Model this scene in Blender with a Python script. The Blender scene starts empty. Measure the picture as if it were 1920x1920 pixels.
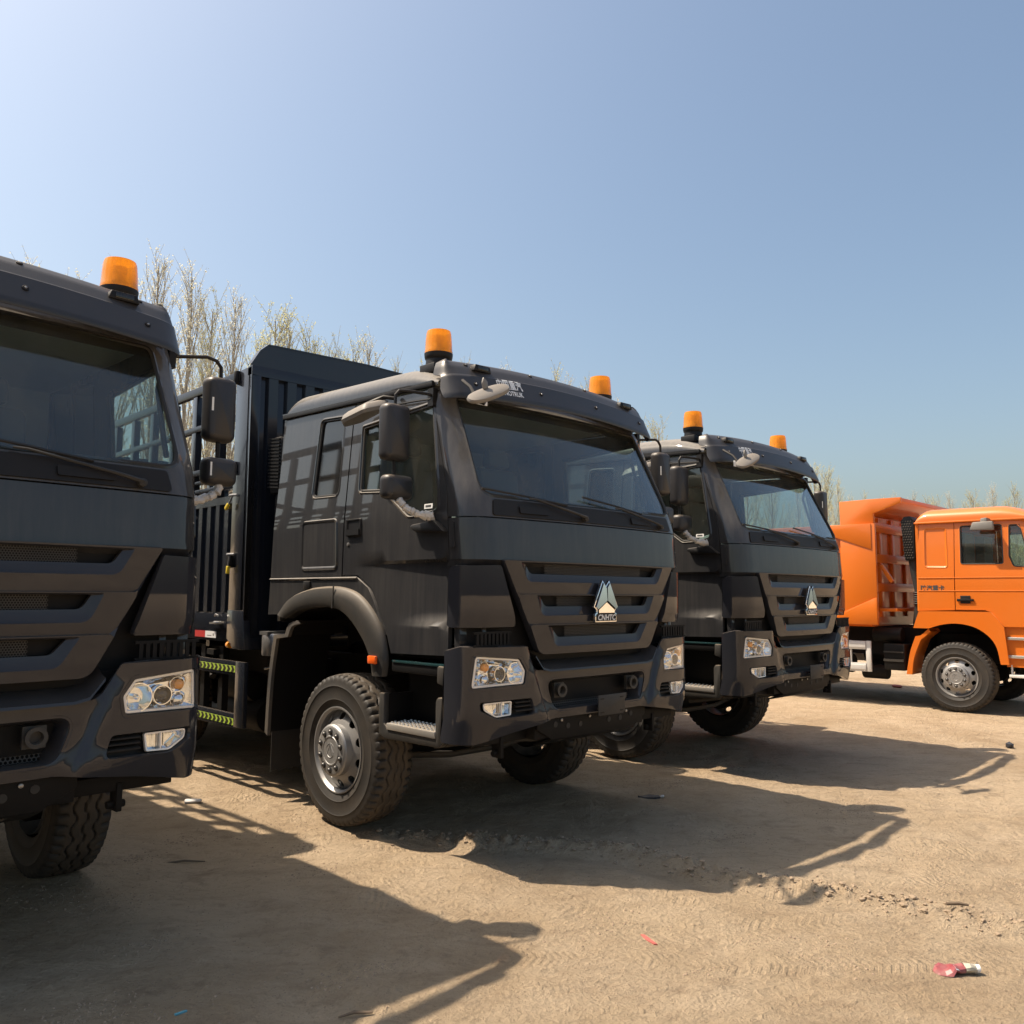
import bpy, bmesh, math, random
import numpy as np
from mathutils import Vector, Matrix
from mathutils.geometry import delaunay_2d_cdt

random.seed(7)
S = bpy.context.scene
COL = S.collection
R = math.radians

# ------------------------------------------------------------------ camera
cd = bpy.data.cameras.new('camera')
cam = bpy.data.objects.new('camera', cd)
COL.objects.link(cam)
yaw, pitch, roll = R(44.28), R(5.639), R(0.302)
f = Vector((math.sin(yaw) * math.cos(pitch), math.cos(yaw) * math.cos(pitch), math.sin(pitch)))
r0 = Vector((math.cos(yaw), -math.sin(yaw), 0))
u0 = r0.cross(f)
r1 = math.cos(roll) * r0 + math.sin(roll) * u0
u1 = -math.sin(roll) * r0 + math.cos(roll) * u0
cam.matrix_world = Matrix(((r1.x, u1.x, -f.x, -4.752), (r1.y, u1.y, -f.y, -4.047), (r1.z, u1.z, -f.z, 1.740), (0, 0, 0, 1)))
cd.sensor_width = 36.0
cd.lens = 1569.0 / 1920.0 * 36.0
cd.clip_start = 0.05
cd.clip_end = 3000
S.camera = cam

# ------------------------------------------------------------------ sky and sun
SUN = Vector((-1.13, 1.65, 3.2)).normalized()
W = bpy.data.worlds.new('World')
S.world = W
W.use_nodes = True
nt = W.node_tree
nt.nodes.clear()
sky = nt.nodes.new('ShaderNodeTexSky')
sky.sky_type = 'NISHITA'
sky.sun_disc = False
sky.sun_elevation = math.asin(SUN.z)
sky.sun_rotation = math.atan2(SUN.x, SUN.y)
sky.altitude = 50
sky.air_density = 1.15
sky.dust_density = 4.0
sky.ozone_density = 1.5
bg = nt.nodes.new('ShaderNodeBackground')
bg.inputs['Strength'].default_value = 0.104
out = nt.nodes.new('ShaderNodeOutputWorld')
tint = nt.nodes.new('ShaderNodeMix'); tint.data_type = 'RGBA'; tint.blend_type = 'MULTIPLY'; tint.inputs[0].default_value = 1.0
tint.inputs[7].default_value = (1.0, 1.01, 0.965, 1)          # white balance of the hazy spring sky
nt.links.new(sky.outputs[0], tint.inputs[6]); nt.links.new(tint.outputs[2], bg.inputs[0])
nt.links.new(bg.outputs[0], out.inputs[0])
sd = bpy.data.lights.new('sun', 'SUN')
sd.energy = 4.7
sd.angle = R(0.6)
sd.color = (1.0, 0.86, 0.69)
so = bpy.data.objects.new('sun', sd)
COL.objects.link(so)
so.rotation_euler = (-SUN).to_track_quat('-Z', 'Y').to_euler()
S.view_settings.view_transform = 'Standard'
S.view_settings.look = 'None'
S.view_settings.exposure = 0.75
S.view_settings.gamma = 1.0
S.view_settings.use_curve_mapping = False

# ------------------------------------------------------------------ materials
MATS = {}
def mat(name, color=(.5, .5, .5), rough=.5, metal=0., coat=0., coat_rough=.05, spec=.5, trans=0.,
        dust=0., dust_scale=3., dust_col=(.30, .235, .165), bump=0., bump_scale=60., vary=0., streak=False, up=0.):
    m = bpy.data.materials.new(name)
    m.use_nodes = True
    t = m.node_tree
    b = t.nodes['Principled BSDF']
    b.inputs['Base Color'].default_value = (*color, 1)
    b.inputs['Roughness'].default_value = rough
    b.inputs['Metallic'].default_value = metal
    b.inputs['Coat Weight'].default_value = coat
    b.inputs['Coat Roughness'].default_value = coat_rough
    b.inputs['Specular IOR Level'].default_value = spec
    if dust or bump or vary or up:
        tc = t.nodes.new('ShaderNodeTexCoord')
    if vary:
        n = t.nodes.new('ShaderNodeTexNoise')
        n.inputs['Scale'].default_value = 7.
        n.inputs['Detail'].default_value = 6.
        t.links.new(tc.outputs['Object'], n.inputs['Vector'])
        mr = t.nodes.new('ShaderNodeMapRange')
        mr.inputs['To Min'].default_value = max(.02, rough - vary)
        mr.inputs['To Max'].default_value = min(1, rough + vary)
        t.links.new(n.outputs['Fac'], mr.inputs['Value'])
        t.links.new(mr.outputs[0], b.inputs['Roughness'])
    if dust or up:
        n = t.nodes.new('ShaderNodeTexNoise')
        n.inputs['Scale'].default_value = dust_scale
        n.inputs['Detail'].default_value = 9.
        n.inputs['Roughness'].default_value = .68
        mp = t.nodes.new('ShaderNodeMapping')
        t.links.new(tc.outputs['Object'], mp.inputs['Vector'])
        if streak:
            mp.inputs['Scale'].default_value = (9., 9., .55)
        t.links.new(mp.outputs[0], n.inputs['Vector'])
        n2 = t.nodes.new('ShaderNodeTexNoise')
        n2.inputs['Scale'].default_value = 1.6
        n2.inputs['Detail'].default_value = 5.
        t.links.new(tc.outputs['Object'], n2.inputs['Vector'])
        mu = t.nodes.new('ShaderNodeMath'); mu.operation = 'MULTIPLY'
        t.links.new(n.outputs['Fac'], mu.inputs[0]); t.links.new(n2.outputs['Fac'], mu.inputs[1])
        mr = t.nodes.new('ShaderNodeMapRange')
        mr.inputs['From Min'].default_value = .14
        mr.inputs['From Max'].default_value = .42
        mr.inputs['To Min'].default_value = 0.
        mr.inputs['To Max'].default_value = dust
        t.links.new(mu.outputs[0], mr.inputs['Value'])
        fac = mr.outputs[0]
        if up:      # settled dust lies on faces that look up
            ge = t.nodes.new('ShaderNodeNewGeometry')
            sx = t.nodes.new('ShaderNodeSeparateXYZ')
            t.links.new(ge.outputs['Normal'], sx.inputs[0])
            m3 = t.nodes.new('ShaderNodeMapRange')
            m3.inputs['From Min'].default_value = .12
            m3.inputs['From Max'].default_value = .95
            m3.inputs['To Max'].default_value = up
            t.links.new(sx.outputs['Z'], m3.inputs['Value'])
            m4 = t.nodes.new('ShaderNodeMath'); m4.operation = 'MULTIPLY_ADD'; m4.use_clamp = True
            mm = t.nodes.new('ShaderNodeMath'); mm.operation = 'ADD'; mm.inputs[1].default_value = .5
            t.links.new(n.outputs['Fac'], mm.inputs[0])
            t.links.new(m3.outputs[0], m4.inputs[0]); t.links.new(mm.outputs[0], m4.inputs[1]); t.links.new(fac, m4.inputs[2])
            fac = m4.outputs[0]
        d = t.nodes.new('ShaderNodeBsdfDiffuse')
        d.inputs['Color'].default_value = (*dust_col, 1)
        mx = t.nodes.new('ShaderNodeMixShader')
        o = t.nodes['Material Output']
        t.links.new(fac, mx.inputs[0]); t.links.new(b.outputs[0], mx.inputs[1]); t.links.new(d.outputs[0], mx.inputs[2])
        t.links.new(mx.outputs[0], o.inputs['Surface'])
    if bump:
        n = t.nodes.new('ShaderNodeTexNoise')
        n.inputs['Scale'].default_value = bump_scale
        n.inputs['Detail'].default_value = 4.
        t.links.new(tc.outputs['Object'], n.inputs['Vector'])
        bp = t.nodes.new('ShaderNodeBump')
        bp.inputs['Strength'].default_value = bump
        bp.inputs['Distance'].default_value = .01
        t.links.new(n.outputs['Fac'], bp.inputs['Height'])
        t.links.new(bp.outputs[0], b.inputs['Normal'])
    MATS[name] = m
    return m

def glass_mat(name, tint, refl=1.0, base=.045, dirt=.0):
    m = bpy.data.materials.new(name); m.use_nodes = True
    t = m.node_tree; t.nodes.clear()
    o = t.nodes.new('ShaderNodeOutputMaterial')
    tr = t.nodes.new('ShaderNodeBsdfTransparent'); tr.inputs[0].default_value = (*tint, 1)
    gl = t.nodes.new('ShaderNodeBsdfGlossy'); gl.inputs['Roughness'].default_value = .02
    gl.inputs[0].default_value = (refl, refl, refl, 1)
    lw = t.nodes.new('ShaderNodeLayerWeight'); lw.inputs[0].default_value = .5
    p = t.nodes.new('ShaderNodeMath'); p.operation = 'POWER'; p.inputs[1].default_value = 4.2
    t.links.new(lw.outputs['Facing'], p.inputs[0])
    ma = t.nodes.new('ShaderNodeMath'); ma.operation = 'MULTIPLY_ADD'; ma.inputs[1].default_value = .95; ma.inputs[2].default_value = base; ma.use_clamp = True
    t.links.new(p.outputs[0], ma.inputs[0])
    mx = t.nodes.new('ShaderNodeMixShader')
    t.links.new(ma.outputs[0], mx.inputs[0]); t.links.new(tr.outputs[0], mx.inputs[1]); t.links.new(gl.outputs[0], mx.inputs[2])
    last = mx
    if dirt:
        tc = t.nodes.new('ShaderNodeTexCoord')
        n = t.nodes.new('ShaderNodeTexNoise'); n.inputs['Scale'].default_value = 4.; n.inputs['Detail'].default_value = 8.
        t.links.new(tc.outputs['Object'], n.inputs['Vector'])
        mr = t.nodes.new('ShaderNodeMapRange'); mr.inputs['From Min'].default_value = .35; mr.inputs['From Max'].default_value = .75; mr.inputs['To Max'].default_value = dirt; mr.inputs['To Min'].default_value = dirt * .25
        t.links.new(n.outputs['Fac'], mr.inputs['Value'])
        d = t.nodes.new('ShaderNodeBsdfDiffuse'); d.inputs[0].default_value = (.30, .27, .22, 1)
        m2 = t.nodes.new('ShaderNodeMixShader')
        t.links.new(mr.outputs[0], m2.inputs[0]); t.links.new(mx.outputs[0], m2.inputs[1]); t.links.new(d.outputs[0], m2.inputs[2])
        last = m2
    t.links.new(last.outputs[0], o.inputs['Surface'])
    MATS[name] = m
    return m

mat('cab_paint', (.0175, .0180, .0205), .55, 0., 1., .025, spec=.12, dust=.09, dust_scale=2.2, streak=True, up=.85, dust_col=(.27, .25, .225))
mat('bumper_paint', (.021, .0225, .0285), .55, 0., .8, .02, spec=.05, dust=.02, dust_scale=3., up=.12)
mat('visor_plastic', (.022, .023, .027), .40, 0., 0., dust=.04, up=.10, bump=.05, bump_scale=350.)
mat('mirror_plastic', (.016, .016, .019), .42, dust=.04, up=.3, bump=.08, bump_scale=400.)
mat('grey_plastic', (.17, .166, .158), .5, dust=.2, up=.3, bump=.05, bump_scale=300.)
mat('trim_plastic', (.020, .020, .0195), .55, dust=.09, dust_scale=6., up=.35, bump=.06, bump_scale=300.)
mat('dusty_plastic', (.045, .044, .043), .6, dust=.4, dust_scale=6.)
mat('black_plastic', (.008, .008, .009), .5, spec=.25, dust=.02, up=.12)
mat('black_rubber', (.012, .012, .012), .65, dust=.06)
mat('chassis_black', (.005, .005, .0055), .6, spec=.2, dust=.012, up=.10)
mat('cargo_paint', (.012, .015, .022), .26, .0, .45, .08, spec=.3, dust=.02, dust_scale=2., up=.12)
mat('tyre_rubber', (.0125, .012, .0115), .66, dust=.20, dust_scale=9., dust_col=(.16, .125, .09), bump=.15, bump_scale=120.)
mat('rim_silver', (.30, .297, .293), .50, .6, dust=.10, vary=.06)
mat('nut_steel', (.13, .125, .12), .45, .8)
mat('chrome', (.86, .87, .88), .07, 1.)
mat('bezel', (.80, .78, .75), .28, .3, dust=.05)
mat('alloy', (.62, .61, .58), .38, .8, dust=.25, up=.2)
mat('tread_green', (.015, .05, .055), .15, .2, .8, dust=.05)
mat('interior', (.035, .042, .045), .7)
mat('interior_light', (.30, .34, .35), .75)
mat('seat_fabric', (.075, .085, .095), .9, bump=.2, bump_scale=200.)
mat('paper', (.62, .64, .62), .7)
mat('booklet_cyan', (.12, .38, .46), .5)
mat('booklet_yellow', (.50, .42, .06), .5)
mat('label_white', (.75, .75, .73), .5)
mat('label_ink', (.05, .05, .05), .6)
mat('sign_red', (.45, .015, .02), .4)
mat('sign_white', (.72, .72, .72), .4)
mat('chevron_green', (.36, .50, .06), .4)
mat('chevron_black', (.01, .01, .01), .4)
mat('padlock_yellow', (.65, .48, .03), .35)
mat('steel', (.35, .34, .33), .4, .8)
mat('orange_paint', (.62, .138, .004), .42, 0., .35, .08, dust=.05, dust_scale=3., up=.22, dust_col=(.55, .33, .17))
mat('white_paint', (.62, .61, .58), .5, dust=.25)
mat('plastic_wrap', (.55, .53, .50), .30, dust=.35, bump=.9, bump_scale=55.)
mat('bark', (.30, .285, .25), .9)
mat('clod', (.31, .232, .157), .95, bump=.5, bump_scale=60.)
mat('bottle_red', (.24, .035, .05), .35, dust=.45, dust_scale=25., dust_col=(.55, .42, .33))
mat('bottle_clear', (.50, .46, .36), .25, dust=.3)
mat('scrap_red', (.42, .09, .08), .6, dust=.4, dust_scale=30.)
mat('scrap_white', (.55, .53, .50), .6)
mat('scrap_dark', (.03, .03, .035), .5)
mat('wood', (.14, .10, .065), .85)
glass_mat('windscreen_glass', (.84, .90, .89), base=.052, dirt=.10)
glass_mat('door_glass', (.82, .89, .87), base=.045, dirt=.05)
mat('dark_glass', (.008, .009, .010), .05, 0., .2, .03, dust=.08, dust_scale=4.)
glass_mat('lamp_glass', (.97, .98, .985), base=.04)
def translucent_mat(name, col, tcol, k, rough=.1, gloss=.06, clear=0.):
    m = bpy.data.materials.new(name); m.use_nodes = True; t = m.node_tree; t.nodes.clear()
    o = t.nodes.new('ShaderNodeOutputMaterial'); d = t.nodes.new('ShaderNodeBsdfDiffuse'); d.inputs[0].default_value = (*col, 1)
    tr = t.nodes.new('ShaderNodeBsdfTranslucent'); tr.inputs[0].default_value = (*tcol, 1)
    mx = t.nodes.new('ShaderNodeMixShader'); mx.inputs[0].default_value = k; t.links.new(d.outputs[0], mx.inputs[1]); t.links.new(tr.outputs[0], mx.inputs[2]); last = mx
    if clear:
        tp = t.nodes.new('ShaderNodeBsdfTransparent'); tp.inputs[0].default_value = (*tcol, 1)
        m1 = t.nodes.new('ShaderNodeMixShader'); m1.inputs[0].default_value = clear; t.links.new(last.outputs[0], m1.inputs[1]); t.links.new(tp.outputs[0], m1.inputs[2]); last = m1
    if gloss:
        g_ = t.nodes.new('ShaderNodeBsdfGlossy'); g_.inputs['Roughness'].default_value = rough
        lw = t.nodes.new('ShaderNodeLayerWeight'); lw.inputs[0].default_value = .5
        p = t.nodes.new('ShaderNodeMath'); p.operation = 'POWER'; p.inputs[1].default_value = 4.; t.links.new(lw.outputs['Facing'], p.inputs[0])
        a = t.nodes.new('ShaderNodeMath'); a.operation = 'MULTIPLY_ADD'; a.inputs[1].default_value = .8; a.inputs[2].default_value = gloss; t.links.new(p.outputs[0], a.inputs[0])
        m2 = t.nodes.new('ShaderNodeMixShader'); t.links.new(a.outputs[0], m2.inputs[0]); t.links.new(last.outputs[0], m2.inputs[1]); t.links.new(g_.outputs[0], m2.inputs[2]); last = m2
    t.links.new(last.outputs[0], o.inputs[0]); MATS[name] = m
translucent_mat('amber_lens', (.90, .36, .0), (1., .56, .02), .55, .06, .05, .36)
translucent_mat('leaf', (.46, .46, .32), (.56, .57, .34), .5, gloss=0)
translucent_mat('leaf_pale', (.55, .55, .46), (.62, .62, .50), .5, gloss=0)
mat('amber_bulb', (.85, .30, .02), .15, 0., .6)
mat('amber_red', (.90, .13, .015), .25, 0., .5)

def tread_dust():      # dry dirt that the tread picked up: only beyond the shoulder radius
    t = MATS['tyre_rubber'].node_tree; mx = [n for n in t.nodes if n.type == 'MIX_SHADER'][0]; old = mx.inputs[0].links[0].from_socket
    tc = t.nodes.new('ShaderNodeTexCoord'); v = t.nodes.new('ShaderNodeVectorMath'); v.operation = 'MULTIPLY'; v.inputs[1].default_value = (0, 1, 1)
    l = t.nodes.new('ShaderNodeVectorMath'); l.operation = 'LENGTH'; t.links.new(tc.outputs['Object'], v.inputs[0]); t.links.new(v.outputs[0], l.inputs[0])
    m = t.nodes.new('ShaderNodeMapRange'); m.inputs['From Min'].default_value = .549; m.inputs['From Max'].default_value = .562; m.inputs['To Max'].default_value = .62
    t.links.new(l.outputs['Value'], m.inputs['Value']); n = t.nodes.new('ShaderNodeTexNoise'); n.inputs['Scale'].default_value = 7.; n.inputs['Detail'].default_value = 6.
    t.links.new(tc.outputs['Object'], n.inputs['Vector']); k = t.nodes.new('ShaderNodeMath'); k.operation = 'MULTIPLY_ADD'; k.use_clamp = True
    t.links.new(m.outputs[0], k.inputs[0]); t.links.new(n.outputs['Fac'], k.inputs[1]); t.links.new(old, k.inputs[2]); t.links.new(k.outputs[0], mx.inputs[0])
tread_dust()
def ground_mat():
    m = bpy.data.materials.new('dirt'); m.use_nodes = True
    t = m.node_tree; b = t.nodes['Principled BSDF']
    b.inputs['Roughness'].default_value = .96; b.inputs['Specular IOR Level'].default_value = .12
    tc = t.nodes.new('ShaderNodeTexCoord')
    def noise(sc, det=6, rough=.6, map_scale=None, rot=0., dist=0.):
        n = t.nodes.new('ShaderNodeTexNoise'); n.inputs['Scale'].default_value = sc; n.inputs['Detail'].default_value = det; n.inputs['Roughness'].default_value = rough
        n.inputs['Distortion'].default_value = dist
        if map_scale:
            mp = t.nodes.new('ShaderNodeMapping'); mp.vector_type = 'TEXTURE'; mp.inputs['Scale'].default_value = [1 / k for k in map_scale]; mp.inputs['Rotation'].default_value = (0, 0, rot)
            t.links.new(tc.outputs['Object'], mp.inputs[0]); t.links.new(mp.outputs[0], n.inputs['Vector'])
        else:
            t.links.new(tc.outputs['Object'], n.inputs['Vector'])
        return n.outputs['Fac']
    def ramp(v, a, c, lo=0., hi=1.):
        r = t.nodes.new('ShaderNodeMapRange'); r.inputs['From Min'].default_value = a; r.inputs['From Max'].default_value = c
        r.inputs['To Min'].default_value = lo; r.inputs['To Max'].default_value = hi; t.links.new(v, r.inputs['Value']); return r.outputs[0]
    def mixc(fac, c1, c2):
        x = t.nodes.new('ShaderNodeMix'); x.data_type = 'RGBA'
        t.links.new(fac, x.inputs[0])
        for i, c in ((6, c1), (7, c2)):
            if isinstance(c, tuple): x.inputs[i].default_value = (*c, 1)
            else: t.links.new(c, x.inputs[i])
        return x.outputs[2]
    big = noise(.35, 5)
    mid = noise(1.7, 8, .65)
    streak = noise(1.5, 9, .70, (1.0, 3.4, 1), R(-38), .3)
    streak2 = noise(5.0, 8, .70, (1.0, 3.0, 1), R(-55), .2)
    fine = noise(24, 8, .72)
    speck = noise(75, 4, .6)
    c = mixc(ramp(big, .35, .68), (.43, .315, .200), (.60, .465, .315))
    c = mixc(ramp(mid, .42, .72, 0, .75), c, (.645, .51, .36))
    c = mixc(ramp(streak, .50, .70, 0, .55), c, (.345, .253, .167))
    c = mixc(ramp(streak2, .54, .70, 0, .42), c, (.30, .215, .142))
    c = mixc(ramp(fine, .54, .74, 0, .55), c, (.25, .180, .118))
    patch = noise(3.6, 6, .7)
    c = mixc(ramp(patch, .57, .68, 0, .5), c, (.305, .225, .152))
    c = mixc(ramp(speck, .62, .72, 0, .6), c, (.15, .105, .070))
    t.links.new(c, b.inputs['Base Color'])
    # fine relief: grains, pits and clods, ripples pushed up by tyres
    def add(a_, b_, k):
        x = t.nodes.new('ShaderNodeMath'); x.operation = 'MULTIPLY_ADD'; t.links.new(b_, x.inputs[0]); x.inputs[1].default_value = k
        if isinstance(a_, float): x.inputs[2].default_value = a_
        else: t.links.new(a_, x.inputs[2])
        return x.outputs[0]
    h = add(0., noise(8, 9, .74), 1.2)
    h = add(h, noise(3.0, 9, .70, (1.0, 3.0, 1), R(-42), .3), 1.1)
    h = add(h, noise(9.0, 8, .72, (1.0, 3.0, 1), R(-60), .2), .8)
    h = add(h, noise(30, 6, .75), .75)
    h = add(h, ramp(noise(16, 3, .6), .60, .70), .16)
    h = add(h, ramp(noise(45, 2, .5), .62, .70), .10)
    wv = t.nodes.new('ShaderNodeTexWave'); wv.wave_type = 'BANDS'; wv.bands_direction = 'X'; wv.inputs['Scale'].default_value = 7.5
    wv.inputs['Distortion'].default_value = 7.; wv.inputs['Detail'].default_value = 4.; wv.inputs['Detail Scale'].default_value = 2.
    mp = t.nodes.new('ShaderNodeMapping'); mp.inputs['Rotation'].default_value = (0, 0, R(38)); t.links.new(tc.outputs['Object'], mp.inputs[0]); t.links.new(mp.outputs[0], wv.inputs['Vector'])
    msk = t.nodes.new('ShaderNodeMath'); msk.operation = 'MULTIPLY'
    t.links.new(wv.outputs['Fac'], msk.inputs[0]); t.links.new(ramp(noise(1.3, 4), .56, .66), msk.inputs[1])
    h = add(h, msk.outputs[0], .26)
    # tread prints left by tyres that turned in front of the row
    sep = t.nodes.new('ShaderNodeSeparateXYZ'); t.links.new(tc.outputs['Object'], sep.inputs[0])
    def M(op, a_, b_=None, c_=None):
        x = t.nodes.new('ShaderNodeMath'); x.operation = op
        for i_, q in enumerate((a_, b_, c_)):
            if q is None: continue
            if isinstance(q, (int, float)): x.inputs[i_].default_value = q
            else: t.links.new(q, x.inputs[i_])
        return x.outputs[0]
    pm = ramp(noise(2.2, 4, .6), .46, .58)
    tracks = None
    for px_, py_, ang, wd, pitch_, chev in ((-.8, -.95, -32, .13, .062, .7), (-.25, -1.95, -40, .12, .050, -.6), (-1.35, -.35, -36, .12, .058, .5), (.9, -2.05, -50, .12, .055, .7), (-1.1, -1.75, -47, .10, .040, .4), (1.9, -1.9, -28, .14, .07, -.5), (-2.2, .35, -50, .12, .06, .6), (-1.5, 1.6, -66, .12, .06, .6)):
        ca, sa = math.cos(R(ang)), math.sin(R(ang))
        dx, dy = M('SUBTRACT', sep.outputs[0], px_), M('SUBTRACT', sep.outputs[1], py_)
        u_ = M('MULTIPLY_ADD', dx, ca, M('MULTIPLY', dy, sa)); v_ = M('ABSOLUTE', M('MULTIPLY_ADD', dx, -sa, M('MULTIPLY', dy, ca)))
        msk_ = M('MULTIPLY', ramp(v_, wd, wd - .025), ramp(M('ABSOLUTE', u_), 1.6, .9))
        pat = M('SINE', M('MULTIPLY', M('MULTIPLY_ADD', v_, chev, u_), 6.2832 / pitch_))
        w_ = M('MULTIPLY', msk_, ramp(pat, -.25, .35)); tracks = w_ if tracks is None else M('MAXIMUM', tracks, w_)
    tracks = M('MULTIPLY', tracks, pm)
    h = add(h, tracks, -.17)
    bp = t.nodes.new('ShaderNodeBump'); bp.inputs['Strength'].default_value = 1.0; bp.inputs['Distance'].default_value = .05
    t.links.new(h, bp.inputs['Height']); t.links.new(bp.outputs[0], b.inputs['Normal'])
    MATS['dirt'] = m
ground_mat()

# ------------------------------------------------------------------ mesh tools
class MB:
    def __init__(s): s.v = []; s.f = []
    def add(s, vs, fs):
        o = len(s.v); s.v += [tuple(map(float, p)) for p in vs]; s.f += [tuple(i + o for i in q) for q in fs]; return s
    def box(s, x0, x1, y0, y1, z0, z1):
        x0, x1 = sorted((x0, x1)); y0, y1 = sorted((y0, y1)); z0, z1 = sorted((z0, z1))
        return s.add([(x0, y0, z0), (x1, y0, z0), (x1, y1, z0), (x0, y1, z0), (x0, y0, z1), (x1, y0, z1), (x1, y1, z1), (x0, y1, z1)],
                     [(0, 3, 2, 1), (4, 5, 6, 7), (0, 1, 5, 4), (1, 2, 6, 5), (2, 3, 7, 6), (3, 0, 4, 7)])
    def bar(s, p, q, w, h, up=(0, 0, 1)):
        p, q = Vector(p), Vector(q); d = (q - p).normalized(); a = d.cross(Vector(up))
        if a.length < 1e-4: a = d.cross(Vector((1, 0, 0)))
        a.normalize(); b = a.cross(d).normalized(); a *= w / 2; b *= h / 2
        vs = [p - a - b, p + a - b, p + a + b, p - a + b, q - a - b, q + a - b, q + a + b, q - a + b]
        return s.add(vs, [(0, 1, 2, 3), (7, 6, 5, 4), (1, 0, 4, 5), (2, 1, 5, 6), (3, 2, 6, 7), (0, 3, 7, 4)])
    def tube(s, path, r, n=8, cap=True):
        P = [Vector(p) for p in path]; k = len(P)
        rr = r if hasattr(r, '__len__') else [r] * k
        t0 = (P[1] - P[0]).normalized(); a = t0.orthogonal().normalized(); vs = []; fs = []
        for i in range(k):
            t = (P[min(i + 1, k - 1)] - P[max(i - 1, 0)]).normalized()
            a = (a - t * a.dot(t)).normalized(); b = t.cross(a)
            for j in range(n):
                an = 2 * math.pi * j / n; vs.append(P[i] + (a * math.cos(an) + b * math.sin(an)) * rr[i])
        for i in range(k - 1):
            for j in range(n):
                fs.append((i * n + j, i * n + (j + 1) % n, (i + 1) * n + (j + 1) % n, (i + 1) * n + j))
        if cap: fs.append(tuple(reversed(range(n)))); fs.append(tuple(range((k - 1) * n, k * n)))
        return s.add(vs, fs)
    def lathe(s, prof, org, axis, n=32, cap=True):
        # prof: (radius, height along axis) ; axis vector
        ax = Vector(axis).normalized(); a = ax.orthogonal().normalized(); b = ax.cross(a); o = Vector(org); vs = []; fs = []
        for r, h in prof:
            for j in range(n):
                an = 2 * math.pi * j / n; vs.append(o + ax * h + (a * math.cos(an) + b * math.sin(an)) * max(r, 1e-4))
        for i in range(len(prof) - 1):
            for j in range(n):
                fs.append((i * n + j, i * n + (j + 1) % n, (i + 1) * n + (j + 1) % n, (i + 1) * n + j))
        if cap:
            fs.append(tuple(reversed(range(n)))); k = len(prof); fs.append(tuple(range((k - 1) * n, k * n)))
        return s.add(vs, fs)
    def prism(s, poly, axis, a, b):
        # poly of 2D points; axis 'x': (y,z), 'y': (x,z), 'z': (x,y)
        def P(p, h): return {'x': (h, p[0], p[1]), 'y': (p[0], h, p[1]), 'z': (p[0], p[1], h)}[axis]
        n = len(poly); vs = [P(p, a) for p in poly] + [P(p, b) for p in poly]
        fs = [tuple(reversed(range(n))), tuple(range(n, 2 * n))] + [(i, (i + 1) % n, n + (i + 1) % n, n + i) for i in range(n)]
        return s.add(vs, fs)
    def loft(s, rings, closed=True):
        n = len(rings[0]); vs = [p for r in rings for p in r]; fs = []
        for i in range(len(rings) - 1):
            for j in range(n if closed else n - 1):
                fs.append((i * n + j, i * n + (j + 1) % n, (i + 1) * n + (j + 1) % n, (i + 1) * n + j))
        return s.add(vs, fs)
    def blob(s, c, rad, sub=1, jit=.25, rnd=random):
        bm = bmesh.new(); bmesh.ops.create_icosphere(bm, subdivisions=sub, radius=1)
        vs = [(c[0] + v.co.x * rad[0] * (1 + rnd.uniform(-jit, jit)), c[1] + v.co.y * rad[1] * (1 + rnd.uniform(-jit, jit)), c[2] + v.co.z * rad[2] * (1 + rnd.uniform(-jit, jit))) for v in bm.verts]
        fs = [tuple(v.index for v in q.verts) for q in bm.faces]; bm.free()
        return s.add(vs, fs)
    def mirror(s):
        m = MB(); m.v = [(-x, y, z) for x, y, z in s.v]; m.f = [tuple(reversed(q)) for q in s.f]; return m
    def merge(s, o): return s.add(o.v, o.f)
    def xf(s, M):
        s.v = [tuple(M @ Vector(p)) for p in s.v]; return s

def mesh_of(name, mb, material, smooth=38, bevel=0., recalc=True, seg=2):
    me = bpy.data.meshes.new(name)
    me.from_pydata(mb.v, [], mb.f)
    if recalc or bevel:
        bm = bmesh.new(); bm.from_mesh(me)
        if bevel:
            bmesh.ops.remove_doubles(bm, verts=bm.verts, dist=1e-5)
            bmesh.ops.recalc_face_normals(bm, faces=bm.faces)
            ed = [e for e in bm.edges if len(e.link_faces) == 2 and e.calc_face_angle(0) > R(25)]
            bmesh.ops.bevel(bm, geom=ed, offset=bevel, segments=seg, affect='EDGES', clamp_overlap=True, profile=.5)
        else:
            bmesh.ops.recalc_face_normals(bm, faces=bm.faces)
        bm.to_mesh(me); bm.free()
    if smooth:
        me.polygons.foreach_set('use_smooth', [True] * len(me.polygons))
        me.set_sharp_from_angle(angle=R(smooth))
    if material: me.materials.append(MATS[material])
    me.update()
    return me

def obj(name, mb, material, parent=None, smooth=38, bevel=0., recalc=True, seg=2, label=None):
    me = mb if isinstance(mb, bpy.types.Mesh) else mesh_of(name, mb, material, smooth, bevel, recalc, seg)
    o = bpy.data.objects.new(name, me); COL.objects.link(o)
    if parent is not None: o.parent = parent
    if label: o['label'] = label
    return o

def thing(name, label, cat, loc=(0, 0, 0), rz=0., group=None):
    o = bpy.data.objects.new(name, None); COL.objects.link(o); o.location = loc; o.rotation_euler = (0, 0, rz)
    o.empty_display_size = .3
    o['label'] = label; o['category'] = cat
    if group: o['group'] = group
    return o
def tag(o, label, cat, group=None):
    o['label'] = label; o['category'] = cat
    if group: o['group'] = group
    return o
def copy_tree(o, parent=None, skip=()):
    c = o.copy(); COL.objects.link(c); c.parent = parent
    for ch in list(o.children):
        if ch.name.split('.')[0] in skip: continue
        copy_tree(ch, c, skip)
    return c

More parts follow.
